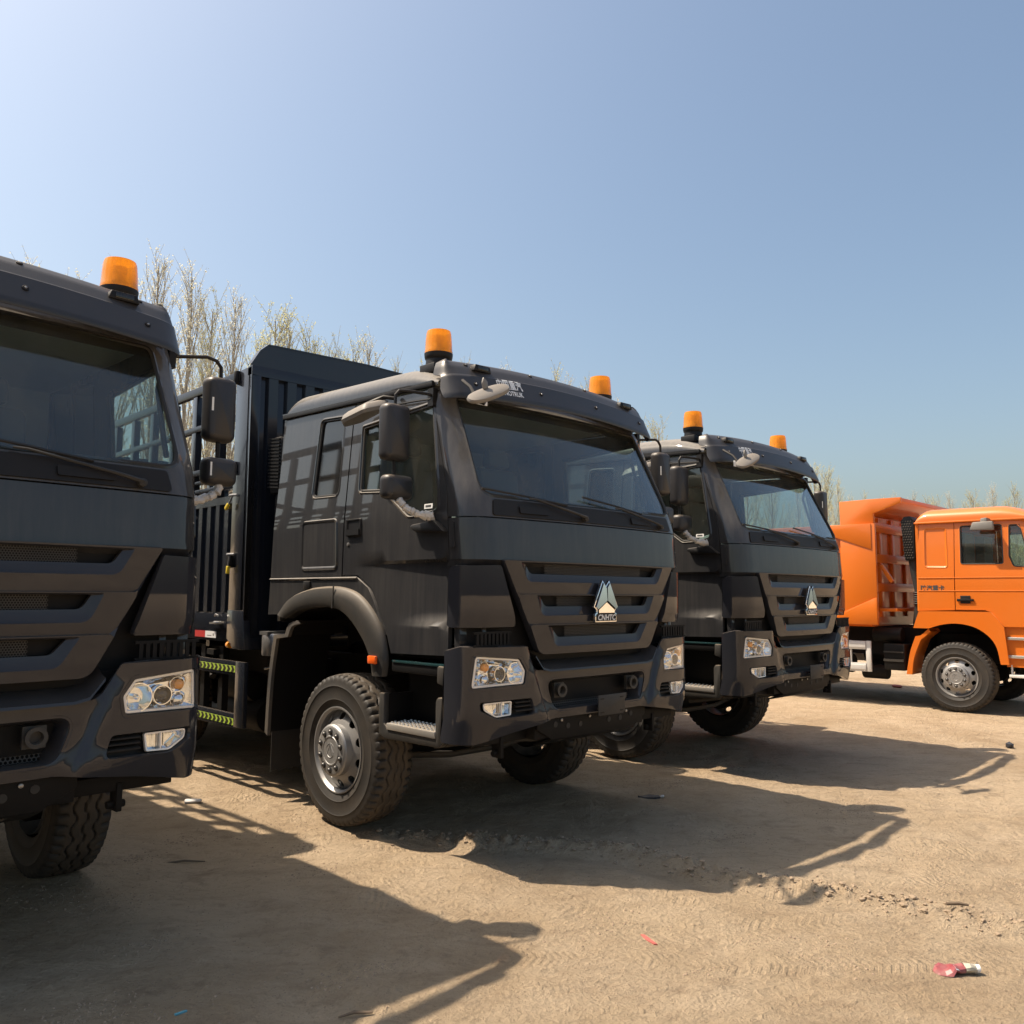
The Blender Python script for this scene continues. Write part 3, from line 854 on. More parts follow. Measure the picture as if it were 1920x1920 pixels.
def door_bits(o, side):
    fl = (lambda m: m) if side > 0 else (lambda m: m.mirror())
    obj('door_window', fl(panel(inset(WIN, .03), SD, [], .15, .005, -.022)), 'door_glass', o)
    m = MB(); rg = at(SD, inset(WIN, .030), -.010); m.tube([*rg, rg[0]], .010, 6, False)
    obj('window_seal', fl(m), 'black_rubber', o)
    m = MB(); rg = rpoly([(1.205, 2.170), (1.40, 2.170), (1.40, 2.305), (1.205, 2.305)], .02)
    m.loft([at(SD, rg, .002), at(SD, inset(rg, .004), .012), at(SD, inset(rg, .012), .012), at(SD, inset(rg, .016), .004)]); panel(inset(rg, .016), SD, [], .2, .003, .004, mb=m)
    m.box(1.206, 1.222, 1.215, 1.39, 2.18, 2.225)
    obj('door_handle', fl(m), 'black_plastic', o)
    m = MB(); m.lathe([(.013, 0), (.012, .008), (.004, .009)], (1.2, 1.378, 2.113), (1, 0, 0), 14); obj('door_lock', fl(m), 'steel', o)
    m = MB(); m.prism([(.19, 2.15), (.30, 2.232), (.54, 2.215), (.56, 2.19), (.50, 2.165)], 'x', 1.195, 1.25); obj('mirror_foot', fl(m), 'black_plastic', o, bevel=.01)
    m = MB(); panel([(-.045, -.017), (.045, -.017), (.045, .017), (-.045, .017)], lambda u, v: SD(.44 + u, 2.342 + v), [], .2, .001, -.019, mb=m); obj('window_sticker', fl(m), 'label_white', o)
    m = MB(); panel([(-.03, -.006), (.03, -.006), (.03, .008), (-.03, .008)], lambda u, v: SD(.44 + u, 2.342 + v), [], .2, .0006, -.0175, mb=m); obj('sticker_print', fl(m), 'label_ink', o)
door_bits(D_[0], 1); door_bits(D_[1], -1)
def hinge():
    m = panel(rpoly([(S_END - .055, 2.045), (S_END - .012, 2.045), (S_END - .012, 2.222), (S_END - .055, 2.222)], .01), F, [], .05, .01, .012); return m
both(hinge, 'hinge_cover', 'cab_paint', P)

# front frame with the windscreen, header and pillars
WS = rpoly([(-1.09, 2.385), (1.09, 2.385), (1.075, 3.135), (-1.075, 3.135)], [.13, .13, .07, .07], 7)
e_ = S_END
mb = panel([(-e_, 2.252), (e_, 2.252), (e_, 3.235), (-e_, 3.235)], F, [WS], .07, .03)
mb.loft([at(F, WS), at(F, inset(WS, .012), .004), at(F, inset(WS, .022), -.012)])
FF = obj('front_frame', mb, 'cab_paint', P, smooth=50)
obj('windscreen', panel(inset(WS, .012), F, [], .09, .005, -.010), 'windscreen_glass', P)
rg = at(F, inset(WS, .018), -.004); mb = MB(); mb.tube([*rg, rg[0]], .011, 6, False); obj('windscreen_seal', mb, 'black_rubber', FF)
# dark ceramic band at the top of the glass
obj('glass_band', panel([(-1.06, 3.06), (1.06, 3.06), (1.06, 3.12), (-1.06, 3.12)], F, [], .1, .002, -.018), 'black_plastic', FF)
mb = panel(rpoly([(-1.0, 2.262), (1.0, 2.262), (.98, 2.372), (-.98, 2.372)], .02), F, [], .08, .012, .010)
for x in (-.60, .60):
    panel(rpoly([(x - .17, 2.285), (x + .1, 2.285), (x + .1, 2.335), (x - .17, 2.335)], .012), F, [], .1, .012, .022, mb=mb)
CW = obj('wiper_cowl', mb, 'black_plastic', P)
def wiper(px, tipx, tipz, endx, midx):
    def at1(x, z, off): return at(F, [(x, z)], off)[0]
    m = MB(); m.lathe([(.022, 0), (.022, .03), (.012, .036)], at1(px, 2.288, .012), (0, -1, .1), 12)
    pts = [at1(px, 2.288, .040), at1(px - .12, 2.312, .045), at1(midx, 2.385, .040), at1(midx - .06, 2.39, .03)]
    m.tube(pts, [.013, .010, .007, .006], 6)
    b = [at1(x, tipz + (2.375 - tipz) * (x - tipx) / (endx - tipx), .016) for x in np.linspace(tipx, endx, 14)]
    w = MB(); w.tube(b, .008, 5)
    a = obj('wiper', m, 'black_rubber', P); obj('wiper_blade', w, 'black_rubber', a)
wiper(-.14, -1.06, 2.435, -.30, -.62)
wiper(.83, -.10, 2.450, .60, .30)

# hood panel, inner dark shell, corner panels
obj('front_panel', panel(rpoly([(-e_, 1.968), (e_, 1.968), (e_, 2.243), (-e_, 2.243)], .008), F, [], .08, .03), 'cab_paint', P, smooth=50)
mb = panel([(-e_, 1.925), (e_, 1.925), (e_, 1.97), (-e_, 1.97)], front(lambda z: -.09 + .9 * (1.97 - z)), [], .06, .02, -.006)
obj('front_panel_return', mb, 'cab_paint', P, smooth=50)
INN = front(lambda z: -.02 + 0 * z, kf=one)
obj('front_shell', panel([(-1.22, 1.0), (1.22, 1.0), (1.22, 1.94), (-1.22, 1.94)], INN, [], .12, .03, -.02), 'chassis_black', P)
def corner():
    rg = rpoly([(.815, 1.528), (S_END - .005, 1.525), (S_END - .005, 1.925), (.955, 1.93)], [.02, .05, .06, .02])
    def fn(s, z):
        p = F(s, z); b = np.clip((1.62 - z) / .08, 0, 1); p[:, 1] += .02 * b * b; return p
    m = panel(rg, fn, [], .05, .03, .016)
    m.loft([at(fn, rg, .016), at(fn, inset(rg, -.004), .006), at(fn, inset(rg, -.002), -.02)])
    return m
both(corner, 'corner_panel', 'bumper_paint', P, smooth=50)
def vent():
    m = MB()
    for k in range(9): m.box(.86 + k * .034, .88 + k * .034, -.04, -.03, 1.41, 1.49)
    m.box(.84, 1.17, -.038, -.025, 1.485, 1.50).box(.84, 1.17, -.038, -.025, 1.40, 1.415)
    return m
both(vent, 'corner_vent', 'chassis_black', P)
def stay():
    m = MB(); m.box(1.10, 1.175, .10, .16, 1.30, 1.535).box(.99, 1.03, .04, .10, 1.35, 1.53); return m
both(stay, 'panel_stay', 'cab_paint', P, bevel=.01)

# grille with three slots
GO = rpoly([(-.615, 1.337), (.615, 1.337), (.945, 1.966), (-.945, 1.966)], [.09, .09, .01, .01])
def slot(zt, zb, zi, xt, xb, ins):
    o = rpoly([(-xb, zb), (xb, zb), (xt, zt), (-xt, zt)], [.07, .07, .008, .008], 6)
    i = rpoly([(-xb + ins, zi), (xb - ins, zi), (xt - .05, zt - .006), (-xt + .05, zt - .006)], [.06, .06, .006, .006], 6)
    return o, i
SL = [slot(1.958, 1.826, 1.880, .80, .73, .03), slot(1.737, 1.598, 1.660, .66, .60, .035), slot(1.533, 1.388, 1.450, .56, .47, .03)]
def gfn(s, z):
    p = G(s, z)
    for zt, zb in ((1.99, 1.745), (1.745, 1.540), (1.540, 1.31)):
        k = (z > zb) & (z <= zt); t = (zt - z) / (zt - zb); p[:, 1] += np.where(k, -.016 + .022 * t, 0)
    return p
mb = panel(GO, gfn, [s[0] for s in SL], .055, .02, 0, lines=[[(-x, z), (x, z)] for z, x in ((1.7465, .81), (1.7425, .81), (1.5425, .70), (1.5385, .70))])
mb.loft([at(gfn, GO), at(gfn, inset(GO, -.004), -.012), at(gfn, GO, -.06)])
for o, i in SL: mb.loft([at(gfn, o), at(gfn, inset(o, .008), -.006), at(G, i, -.012), at(G, i, -.04)])
GR = obj('grille', mb, 'bumper_paint', P, smooth=42)
def hexmesh(x0, x1, z0, z1, fn, off, c=.011, w=.0022):
    m = MB(); r = c / math.sqrt(3); row = 0; z = z0
    while z < z1:
        x = x0 + (c / 2 if row % 2 else 0)
        while x < x1:
            o_ = [(x + r * math.sin(k * math.pi / 3), z + r * math.cos(k * math.pi / 3)) for k in range(6)]
            i_ = [(x + (r - w) * math.sin(k * math.pi / 3), z + (r - w) * math.cos(k * math.pi / 3)) for k in range(6)]
            m.add([(p[0], 0, p[1]) for p in o_] + [(p[0], 0, p[1]) for p in i_], [(k, (k + 1) % 6, 6 + (k + 1) % 6, 6 + k) for k in range(6)]); x += c
        z += c * math.sqrt(3) / 2; row += 1
    A = np.array(m.v); q = fn(A[:, 0], A[:, 2]); q[:, 1] += off; m.v = [tuple(p) for p in q]; return m
for (o, i), xm, zr in zip(SL, (.54, .42, .345), ((1.882, 1.955), (1.660, 1.732), (1.450, 1.528))):
    obj('slot_back', panel(i, G, [], .2, .004, -.060), 'chassis_black', GR)
    obj('mesh_insert', hexmesh(-xm, xm, zr[0], zr[1], G, .036, .0125, .0024), 'trim_plastic', GR, smooth=0, recalc=False)
# badge
def flat(poly, y0, y1): m = MB(); m.prism(poly, 'y', y0, y1); return m
BO = [(-.038, 1.846), (0, 1.805), (.038, 1.846), (.137, 1.655), (.104, 1.632), (.104, 1.612), (.120, 1.608), (.120, 1.546), (-.120, 1.546), (-.120, 1.608), (-.104, 1.612), (-.104, 1.632), (-.137, 1.655)]
cx = .008
sh = lambda q: [(x + cx, z) for x, z in q]
EM = obj('badge', flat(sh(BO), -.150, -.128), 'chrome', GR, bevel=.002)
obj('badge_field', flat(sh(inset(BO, .0085)), -.153, -.1495), 'black_plastic', EM)
for k, q in enumerate(([(-.034, 1.822), (-.006, 1.790), (-.003, 1.700), (-.100, 1.640), (-.119, 1.654)], [(.034, 1.822), (.006, 1.790), (.003, 1.700), (.100, 1.640), (.119, 1.654)], [(0, 1.688), (.088, 1.634), (.088, 1.613), (-.088, 1.613), (-.088, 1.634)])):
    fm_ = flat(sh(q), -.157, -.1525)
    fm_.v = [(x, y + ((z - 1.65) * .045 - abs(x - cx) * -.05 if y < -.155 and k < 2 else 0) - (.012 if k < 2 and y < -.155 else 0), z) for x, y, z in fm_.v]
    obj('badge_facet', fm_, 'chrome', EM)
t_ = text_mb('CNHTC', .056, True, .2); t_.v = [(x * 1.02 + cx, -.1545, y + 1.578) for x, y, z in t_.v]
obj('badge_lettering', t_, 'label_white', EM, smooth=0, recalc=False)

# bumper
HL = rpoly([(.760, 1.152), (sx(1.150), 1.140), (sx(1.130), 1.352), (.800, 1.322), (.765, 1.27), (.745, 1.24)], [.02, .025, .03, .03, .02, .03])
FG = rpoly([(.67, .955), (.99, .945), (sx(1.10), 1.0), (sx(1.105), 1.060), (.70, 1.062)], [.03, .08, .03, .02, .03])
LO = rpoly([(-.475, .960), (.475, .960), (.545, 1.165), (-.545, 1.165)], [.09, .09, .06, .06], 6)
mir = lambda r_: [(-a, b) for a, b in reversed(r_)]
e2 = S_END + .012
half = [(.625, 1.232), (.66, 1.262), (.735, 1.398), (e2 - .10, 1.405), (e2, 1.372), (e2, .815), (e2 - .02, .79), (1.12, .790), (.83, .850), (.46, .905)]
BOUT = rpoly([(-a, b) for a, b in reversed(half)] + half, [.02 if k not in (2, 9, 10, 17) else .05 for k in range(20)][:len(half) * 2], 3)
BOUT = list(reversed(BOUT))
cl_ = [[(sg * (crease_x(z) + d), z) for z in (1.215, 1.12, 1.02, .925)] for d in (0., .0125, .025, .0375, .05) for sg in (-1, 1)]
mb = panel(BOUT, BF, [HL, mir(HL), FG, mir(FG), LO], .045, .03, lines=cl_)
mb.loft([at(BF, BOUT), at(BF, inset(BOUT, -.006), -.010), at(BF, inset(BOUT, -.004), -.05)])
for h in (HL, mir(HL)):
    mb.loft([at(BF, inset(h, -.018), .001), at(BF, inset(h, -.006), -.006), at(BF, h, -.024), at(BF, h, -.05)])
for h in (FG, mir(FG)): mb.loft([at(BF, h), at(BF, inset(h, .008), -.014), at(BF, inset(h, .01), -.06)])
mb.loft([at(BF, inset(LO, -.012), .001), at(BF, inset(LO, .004), -.012), at(BF, inset(LO, .03), -.085), at(BF, inset(LO, .032), -.12)])
# shelf between the head lamps
pr = [(-.135, 1.222), (-.132, 1.236), (-.09, 1.247), (-.02, 1.288), (.06, 1.292)]
xs = np.linspace(-.68, .68, 21)
mb.loft([[(x, y + .05 * x * x, z + (.0 if abs(x) < .6 else .10 * (abs(x) - .6) / .08)) for x in xs] for y, z in pr], False)
BP = obj('bumper', mb, 'bumper_paint', P, smooth=42)
# lower intake
mb = MB(); mb.add(*(lambda m_: (m_.v, m_.f))(hexmesh(-.50, .50, .975, 1.15, BF, .105, .019, .0034)))
obj('intake_mesh', mb, 'trim_plastic', BP, smooth=0, recalc=False)
obj('intake_back', panel(inset(LO, .02), BF, [], .2, .01, -.135), 'chassis_black', BP)
for s_ in (-1, 1):
    mb = MB(); mb.lathe([(.030, 0), (.045, 0), (.048, .02), (.030, .02), (.026, -.03)], (s_ * .40, -.075, 1.085), (0, -1, 0), 20, False)
    mb.box(s_ * .40 - .05, s_ * .40 + .05, -.06, -.04, 1.035, 1.135)
    obj('tow_eye', mb, 'trim_plastic', BP)
mb = MB(); mb.prism([(-.10, .89), (-.10, 1.03), (.215, 1.03), (.215, .995), (.20, .985), (.20, .90), (.175, .885)], 'y', -.166, -.158)
mb.box(-.05, 0, -.158, -.09, .92, .94).box(.12, .17, -.158, -.09, .92, .94)
PB = obj('plate_bracket', mb, 'trim_plastic', P, bevel=.002)
for x in (-.06, .16):
    for z in (1.005, .91): mb = MB(); mb.box(x - .02, x + .02, -.1675, -.1655, z - .005, z + .005); obj('bracket_slot', mb, 'black_plastic', PB)
# lamps
def ylathe(prof, c, n=24): m = MB(); m.lathe(prof, c, (0, -1, 0), n, False); return m
def lamps(side):
    fl = (lambda m: m) if side > 0 else (lambda m: m.mirror())
    m = MB(); m.loft([at(BF, inset(HL, .001), -.020), at(BF, inset(HL, .006), -.012), at(BF, inset(HL, .017), -.012), at(BF, inset(HL, .021), -.02), at(BF, inset(HL, .022), -.04)])
    h = obj('headlight', fl(m), 'bezel', P)
    m = MB(); i = inset(HL, .021); m.loft([at(BF, i, -.022), at(BF, inset(HL, .035), -.055), at(BF, inset(HL, .05), -.07)]); panel(inset(HL, .05), BF, [], .06, .004, -.07, mb=m)
    obj('reflector', fl(m), 'chrome', h)
    for x, z, rr in ((.850, 1.228, .066), (.975, 1.228, .044)):
        yb = float(BF(np.array([x]), np.array([z]))[0, 1]) + .085
        m = ylathe([(.006, -.012), (rr * .5, .0), (rr * .85, .035), (rr, .066), (rr + .005, .066), (rr + .006, .03)], (x, yb, z)); obj('reflector_bowl', fl(m), 'chrome', h)
        if rr < .06:
            m = ylathe([(.028, .03), (.027, .045), (.020, .056), (.010, .060), (.001, .061)], (x, yb, z)); obj('projector_lens', fl(m), 'dark_glass', h)
        else:
            m = ylathe([(.014, .0), (.014, .045), (.006, .055), (.001, .056)], (x, yb, z), 12); obj('bulb', fl(m), 'chrome', h)
    for x, z, mt, nm in ((1.070, 1.272, 'amber_bulb', 'indicator_bulb'), (1.072, 1.195, 'chrome', 'parking_bulb')):
        yb = float(BF(np.array([sx(x / 1.235 * 1.2)]), np.array([z]))[0, 1]) + .07
        m = ylathe([(.024, 0), (.027, .018), (.024, .034), (.014, .042), (.001, .045)], (x, yb, z), 18); obj(nm, fl(m), mt, h)
        m = ylathe([(.028, -.02), (.036, .012), (.038, .012)], (x, yb, z), 18); obj('lamp_cup', fl(m), 'chrome', h)
    obj('lamp_cover', fl(panel(inset(HL, .02), BF, [], .07, .003, -.016)), 'lamp_glass', h)
    # fog lamp with louvres beside it
    q = rpoly([(.872, .966), (.99, .958), (sx(1.075), 1.005), (sx(1.08), 1.050), (.860, 1.052)], [.012, .06, .03, .015, .012])
    m = MB(); m.loft([at(BF, q, -.03), at(BF, q, -.012), at(BF, inset(q, .008), -.012), at(BF, inset(q, .010), -.03)])
    fo = obj('fog_lamp', fl(m), 'bezel', P)
    m = MB(); i = inset(q, .009); m.loft([at(BF, i, -.025), at(BF, inset(q, .02), -.06)]); panel(inset(q, .02), BF, [], .05, .004, -.06, mb=m)
    for k in range(5):
        x = .945 + k * .012; yb = float(BF(np.array([x]), np.array([1.0]))[0, 1]); m.box(x, x + .005, yb + .03, yb + .056, .975, 1.04)
    obj('fog_reflector', fl(m), 'chrome', fo)
    m = MB(); yb = float(BF(np.array([.90]), np.array([1.0]))[0, 1]); m.box(.966, .972, yb + .012, yb + .05, .966, 1.046); obj('fog_divider', fl(m), 'bezel', fo)
    obj('lamp_cover', fl(panel(inset(q, .008), BF, [], .08, .002, -.016)), 'lamp_glass', fo)
    m = panel(inset(FG, .004), BF, [], .1, .006, -.062)
    obj('fog_recess', fl(m), 'black_plastic', BP)
    for z in (.985, 1.012, 1.038):
        m = MB(); yb = float(BF(np.array([.77]), np.array([z]))[0, 1]); m.prism([(yb + .004, z - .003), (yb + .055, z + .010), (yb + .055, z + .016), (yb + .004, z + .004)], 'x', .685, .862); obj('louvre', fl(m), 'black_plastic', BP)
lamps(1); lamps(-1)
# steel underrun plate below the bumper
mb = MB(); mb.prism([(-.60, .905), (.60, .905), (.60, .83), (.46, .755), (-.46, .755), (-.60, .83)], 'y', -.045, -.030)
mb.prism([(-.045, .757), (-.03, .757), (.13, .70), (.13, .685), (-.04, .745)], 'x', -.46, .46)
UP = obj('underrun_plate', mb, 'chassis_black', P, bevel=.003)
for x in (-.42, -.29, -.16, .16, .29, .42):
    m = MB(); m.lathe([(.020, 0), (.020, .004)], (x, -.044, .83 + .02 * (abs(x) > .3)), (0, -1, 0), 14); obj('plate_hole', m, 'black_rubber', UP)
for x in (-.36, -.06, .06, .36):
    m = MB(); m.lathe([(.011, 0), (.011, .009), (.004, .012)], (x, -.044, .875), (0, -1, 0), 8); obj('plate_bolt', m, 'steel', UP)

# sun visor
VP = np.array([(.0, .150, 3.120), (.06, .146, 3.142), (.30, .190, 3.232), (.46, .222, 3.298), (.50, .238, 3.304), (.72, .290, 3.374), (.88, .340, 3.415), (1.0, .405, 3.438)])
_tx = np.gradient(_pl[:, 0], _sl); _ty = np.gradient(_pl[:, 1], _sl)
def V(s, t):
    s = np.asarray(s, float); t = np.asarray(t, float); a = np.abs(s)
    x = np.interp(a, _sl, _pl[:, 0]); y = np.interp(a, _sl, _pl[:, 1]); tx = np.interp(a, _sl, _tx); ty = np.interp(a, _sl, _ty)
    d = np.interp(t, VP[:, 0], VP[:, 1]) - .150; z = np.interp(t, VP[:, 0], VP[:, 2])
    xo = x * .975 - ty * d * .38; yo = .150 + (np.maximum(y - .05, 0) * .9 + .05 * np.minimum(x, 1) ** 2) + tx * d
    return np.stack([np.sign(s) * xo, yo, z - .04 * np.minimum(x / 1.1, 1.1) ** 2], 1)
e3 = S_END
half = [(.98, .0), (1.08, -.0), (e3 - .09, .02), (e3 - .05, .22), (e3 - .04, .48), (e3 + .07, .56), (e3 + .08, .90), (e3 + .02, 1.0)]
VOUT = rpoly([(-a, b) for a, b in reversed(half)] + half, .03, 3)
VOUT = list(reversed(VOUT))
mb = panel(VOUT, V, [], .05, .012, 0, lines=[[(-1.22, .46), (1.22, .46)], [(-1.22, .50), (1.22, .50)]])
mb2 = MB(); mb2.v = mb.v; mb2.f = mb.f
VI = obj('sun_visor', mb2, 'visor_plastic', P, smooth=42)
for x, t in ((-.96, .30), (-.325, .30), (.325, .30), (.96, .30), (-.96, .79), (-.325, .79), (.325, .79), (.96, .79)):
    p = at(V, [(x, t)], 0)[0]; n = fnormal(V, np.array([x]), np.array([t]))[0]
    m = MB(); m.lathe([(.017, 0), (.016, .006), (.011, .008)], p, n, 14); sc_ = obj('visor_screw', m, 'black_plastic', VI)
    m = MB(); m.lathe([(.007, .007), (.005, .011), (.001, .012)], p, n, 10); obj('screw_head', m, 'steel', VI)
for s_ in (-1, 1):
    x = s_ * .85; p = Vector(at(V, [(x, .70)], 0)[0])
    m = MB(); m.prism([(p.x - .085, p.z - .024), (p.x + .085, p.z - .024), (p.x + .07, p.z + .024), (p.x - .07, p.z + .024)], 'y', p.y - .035, p.y + .03); ml = obj('marker_lamp', m, 'black_plastic', VI, bevel=.008)
    m = MB(); m.box(p.x - .05, p.x + .05, p.y - .040, p.y - .03, p.z - .016, p.z + .016); obj('marker_lens', m, 'dark_glass', ml, bevel=.004)
t_ = text_mb('中国重汽', .062, True); q = on_surface(t_, lambda u, v: V(-.64 + u, .36 + v * 3.2), 0, 0, .002); obj('visor_lettering', q, 'label_white', VI, smooth=0, recalc=False)
t_ = text_mb('SINOTRUK', .044, True); q = on_surface(t_, lambda u, v: V(-.64 + u, .19 + v * 3.2), 0, 0, .002); obj('visor_lettering', q, 'label_white', VI, smooth=0, recalc=False)
mb = MB(); mb.box(-1.03, -.93, .12, .13, 3.03, 3.09)
obj('windscreen_sticker', mb, 'label_white', FF)

# beacons
for s_ in (-1, 1):
    c = (s_ * .928, .66, 0)
    m = MB(); m.lathe([(.104, 3.502), (.104, 3.520), (.101, 3.526), (.097, 3.60), (.092, 3.655), (.086, 3.674), (.05, 3.680), (.001, 3.681)], c, (0, 0, 1), 80)
    m.v = [(c[0] + (x - c[0]) * (1 - (.014 if k % 4 < 2 and 3.53 < z < 3.66 else 0)), c[1] + (y - c[1]) * (1 - (.014 if k % 4 < 2 and 3.53 < z < 3.66 else 0)), z) for k, (x, y, z) in enumerate(m.v)]
    b = obj('beacon', m, 'amber_lens', P, smooth=50)
    m = MB(); m.lathe([(.090, 3.41), (.096, 3.415), (.092, 3.455), (.100, 3.462), (.104, 3.48), (.106, 3.503), (.07, 3.505)], c, (0, 0, 1), 36); obj('beacon_base', m, 'black_plastic', b)
    m = MB(); m.box(c[0] - .11, c[0] + .11, c[1] - .085, c[1] + .085, 3.34, 3.412); obj('beacon_foot', m, 'black_plastic', b, bevel=.008)
    m = MB(); m.lathe([(.052, 3.51), (.052, 3.55), (.03, 3.555), (.03, 3.60), (.04, 3.605), (.04, 3.64), (.02, 3.645)], c, (0, 0, 1), 16); obj('beacon_rotor', m, 'bezel', b)

# interior
mb = MB(); mb.prism([(.10, 2.05), (.02, 2.26), (.10, 2.335), (.34, 2.37), (.52, 2.33), (.55, 2.20), (.50, 1.75), (.2, 1.72)], 'x', -1.10, 1.10)
obj('dashboard', mb, 'interior_light', P, bevel=.03)
mb = MB(); mb.prism([(.50, 2.30), (.36, 2.40), (.42, 2.43), (.58, 2.36)], 'x', .18, .80); obj('instrument_hood', mb, 'interior', P, bevel=.02)
m = MB(); c = Vector((.48, .66, 2.34)); ax = Vector((0, -.5, .87)).normalized(); a = Vector((1, 0, 0)); b = ax.cross(a)
m.tube([c + (a * math.cos(t) + b * math.sin(t)) * .235 for t in np.linspace(0, 2 * math.pi, 33)], .017, 8, False)
for t in (.2, math.pi - .2, -math.pi / 2): m.bar(c, c + (a * math.cos(t) + b * math.sin(t)) * .23, .045, .015, ax)
m.lathe([(.07, -.03), (.075, .005), (.05, .02)], c, ax, 18)
sw = obj('steering_wheel', m, 'interior', P)
for x in (-.55, .48):
    m = MB(); m.prism([(.95, 1.70), (.95, 2.08), (1.02, 2.14), (1.42, 2.10), (1.45, 1.70)], 'x', x - .25, x + .25); s1 = obj('seat', m, 'seat_fabric', P, bevel=.04)
    m = MB(); m.prism([(1.36, 2.08), (1.48, 2.86), (1.55, 2.90), (1.62, 2.85), (1.52, 2.05)], 'x', x - .24, x + .24); obj('backrest', m, 'seat_fabric', s1, bevel=.05)
    m = MB(); m.prism([(1.47, 2.90), (1.50, 3.06), (1.57, 3.08), (1.60, 2.90)], 'x', x - .13, x + .13); obj('headrest', m, 'seat_fabric', s1, bevel=.03)
mb = MB(); mb.box(-1.1, 1.1, 2.36, 2.40, 1.7, 3.24).box(-1.12, 1.12, .45, 2.4, 3.20, 3.235); obj('cab_lining', mb, 'interior_light', P)
mb = MB(); mb.box(-1.08, 1.08, 1.75, 2.36, 2.12, 2.26); obj('bunk', mb, 'seat_fabric', P, bevel=.04)
for s_ in (-1, 1):
    m = MB(); m.box(s_ * 1.05, s_ * .90, .19, .215, 2.90, 3.05) if False else None
    m = MB(); m.tube([(s_ * 1.10, .42, 3.0), (s_ * 1.09, .44, 2.9), (s_ * 1.10, .36, 2.62), (s_ * 1.11, .33, 2.5)], .016, 8); obj('grab_handle', m, 'interior', P)
for x0, x1, y0, y1, rz, mt in ((.05, .40, .12, .30, .15, 'booklet_cyan'), (.42, .62, .10, .26, -.2, 'booklet_yellow'), (-.05, .10, .16, .32, .4, 'paper')):
    m = MB(); m.box(x0, x1, y0, y1, -.004, .006)
    cx_, cy_ = (x0 + x1) / 2, (y0 + y1) / 2
    m.xf(Matrix.Translation((cx_, cy_, 2.362 if y0 > .11 else 2.355)) @ Matrix.Rotation(rz, 4, 'Z') @ Matrix.Rotation(.16, 4, 'X') @ Matrix.Translation((-cx_, -cy_, 0)))
    obj('leaflet', m, mt, P)

# door mirrors
def rbox(x0, x1, y0, y1, z0, z1, r, taper=0.):
    """mirror housing: rounded rectangle in x-z, domed towards -y"""
    rg = rpoly([(x0, z0), (x1, z0), (x1, z1), (x0, z1)], r, 6); m = MB(); rings = []
    for d, i in ((y1, .004), (y1 - .012, 0), (y0 + .05, .0), (y0 + .025, .006), (y0 + .008, .018), (y0, .04)):
        rings.append([(x, d + .10 * abs(x - (x0 + x1) / 2) ** 2 * 4, z) for x, z in inset(rg, i)])
    m.loft(rings); n = len(rg)
    m.f.append(tuple(range(len(m.v) - n, len(m.v)))); m.f.append(tuple(reversed(range(n))))
    return m
def mirrors(side):
    # the two mirrors are set differently: the one on the driver's side further forward
    fl = (lambda m: m) if side > 0 else (lambda m: m.mirror())
    X0, X1, Y0 = (1.345, 1.530, .320) if side > 0 else (1.312, 1.520, .455)
    h = obj('mirror', fl(rbox(X0, X1, Y0, Y0 + .10, 2.635, 3.025, .05)), 'mirror_plastic', P, smooth=50)
    m = MB(); m.box(X0 + .02, X1 - .02, Y0 + .1005, Y0 + .104, 2.66, 3.0); obj('mirror_glass', fl(m), 'chrome', h)
    xc = (X0 + X1) / 2; ya = Y0 + .06
    m = MB(); m.tube([(1.15, .44, 3.115), (1.20, .43, 3.118), (xc - .10, ya - .02, 3.13), (xc - .03, ya, 3.125), (xc, ya, 3.09), (xc + .002, ya, 3.02)], .011, 8); obj('mirror_arm', fl(m), 'black_plastic', h)
    m = MB(); m.tube([(xc, ya + .005, 2.64), (xc, ya + .005, 2.52)], .013, 8); obj('mirror_rod', fl(m), 'black_plastic', h)
    m = MB(); m.box(1.135, 1.175, .41, .47, 3.04, 3.165); obj('arm_bracket', fl(m), 'black_plastic', h)
    m = MB(); m.tube([(1.17, .44, 3.09), (1.18, .60, 3.10), (1.17, .95, 3.12)], .008, 6); obj('mirror_stay', fl(m), 'black_plastic', h)
    w = obj('wide_mirror', fl(rbox(X0 - .012, X1 + .005, Y0 - .03, Y0 + .07, 2.370, 2.535, .045)), 'mirror_plastic', P, smooth=50)
    m = MB(); m.box(X0 + .008, X1 - .015, Y0 + .0705, Y0 + .074, 2.39, 2.515); obj('mirror_glass', fl(m), 'chrome', w)
    rnd = random.Random(5); pts = spline([(xc, 2.40), (xc - .02, 2.33), (1.31, 2.275), (1.215, 2.262)], 22); ys = np.linspace(Y0 + .02, .33, 22)
    m = MB(); m.tube([(x + rnd.uniform(-.004, .004), y + rnd.uniform(-.006, .006), z + rnd.uniform(-.005, .005)) for (x, z), y in zip(pts, ys)], [.022 + (.007 if k % 2 else -.003) * rnd.uniform(.3, 1) + (.008 if k > 15 else 0) for k in range(22)], 9)
    obj('wrapped_arm', fl(m), 'plastic_wrap', w, smooth=25, label='mirror arm wrapped in crumpled clear plastic')
    for hh, x, z, y in ((h, X0 + .03, 2.85, Y0 + .025), (w, X0 + .02, 2.46, Y0 - .005)):
        m = MB(); m.box(x - .010, x + .010, y - .02, y - .012, z - .04, z + .04)
        if side > 0: obj('mirror_sticker', fl(m), 'label_white', hh)
mirrors(1); mirrors(-1)
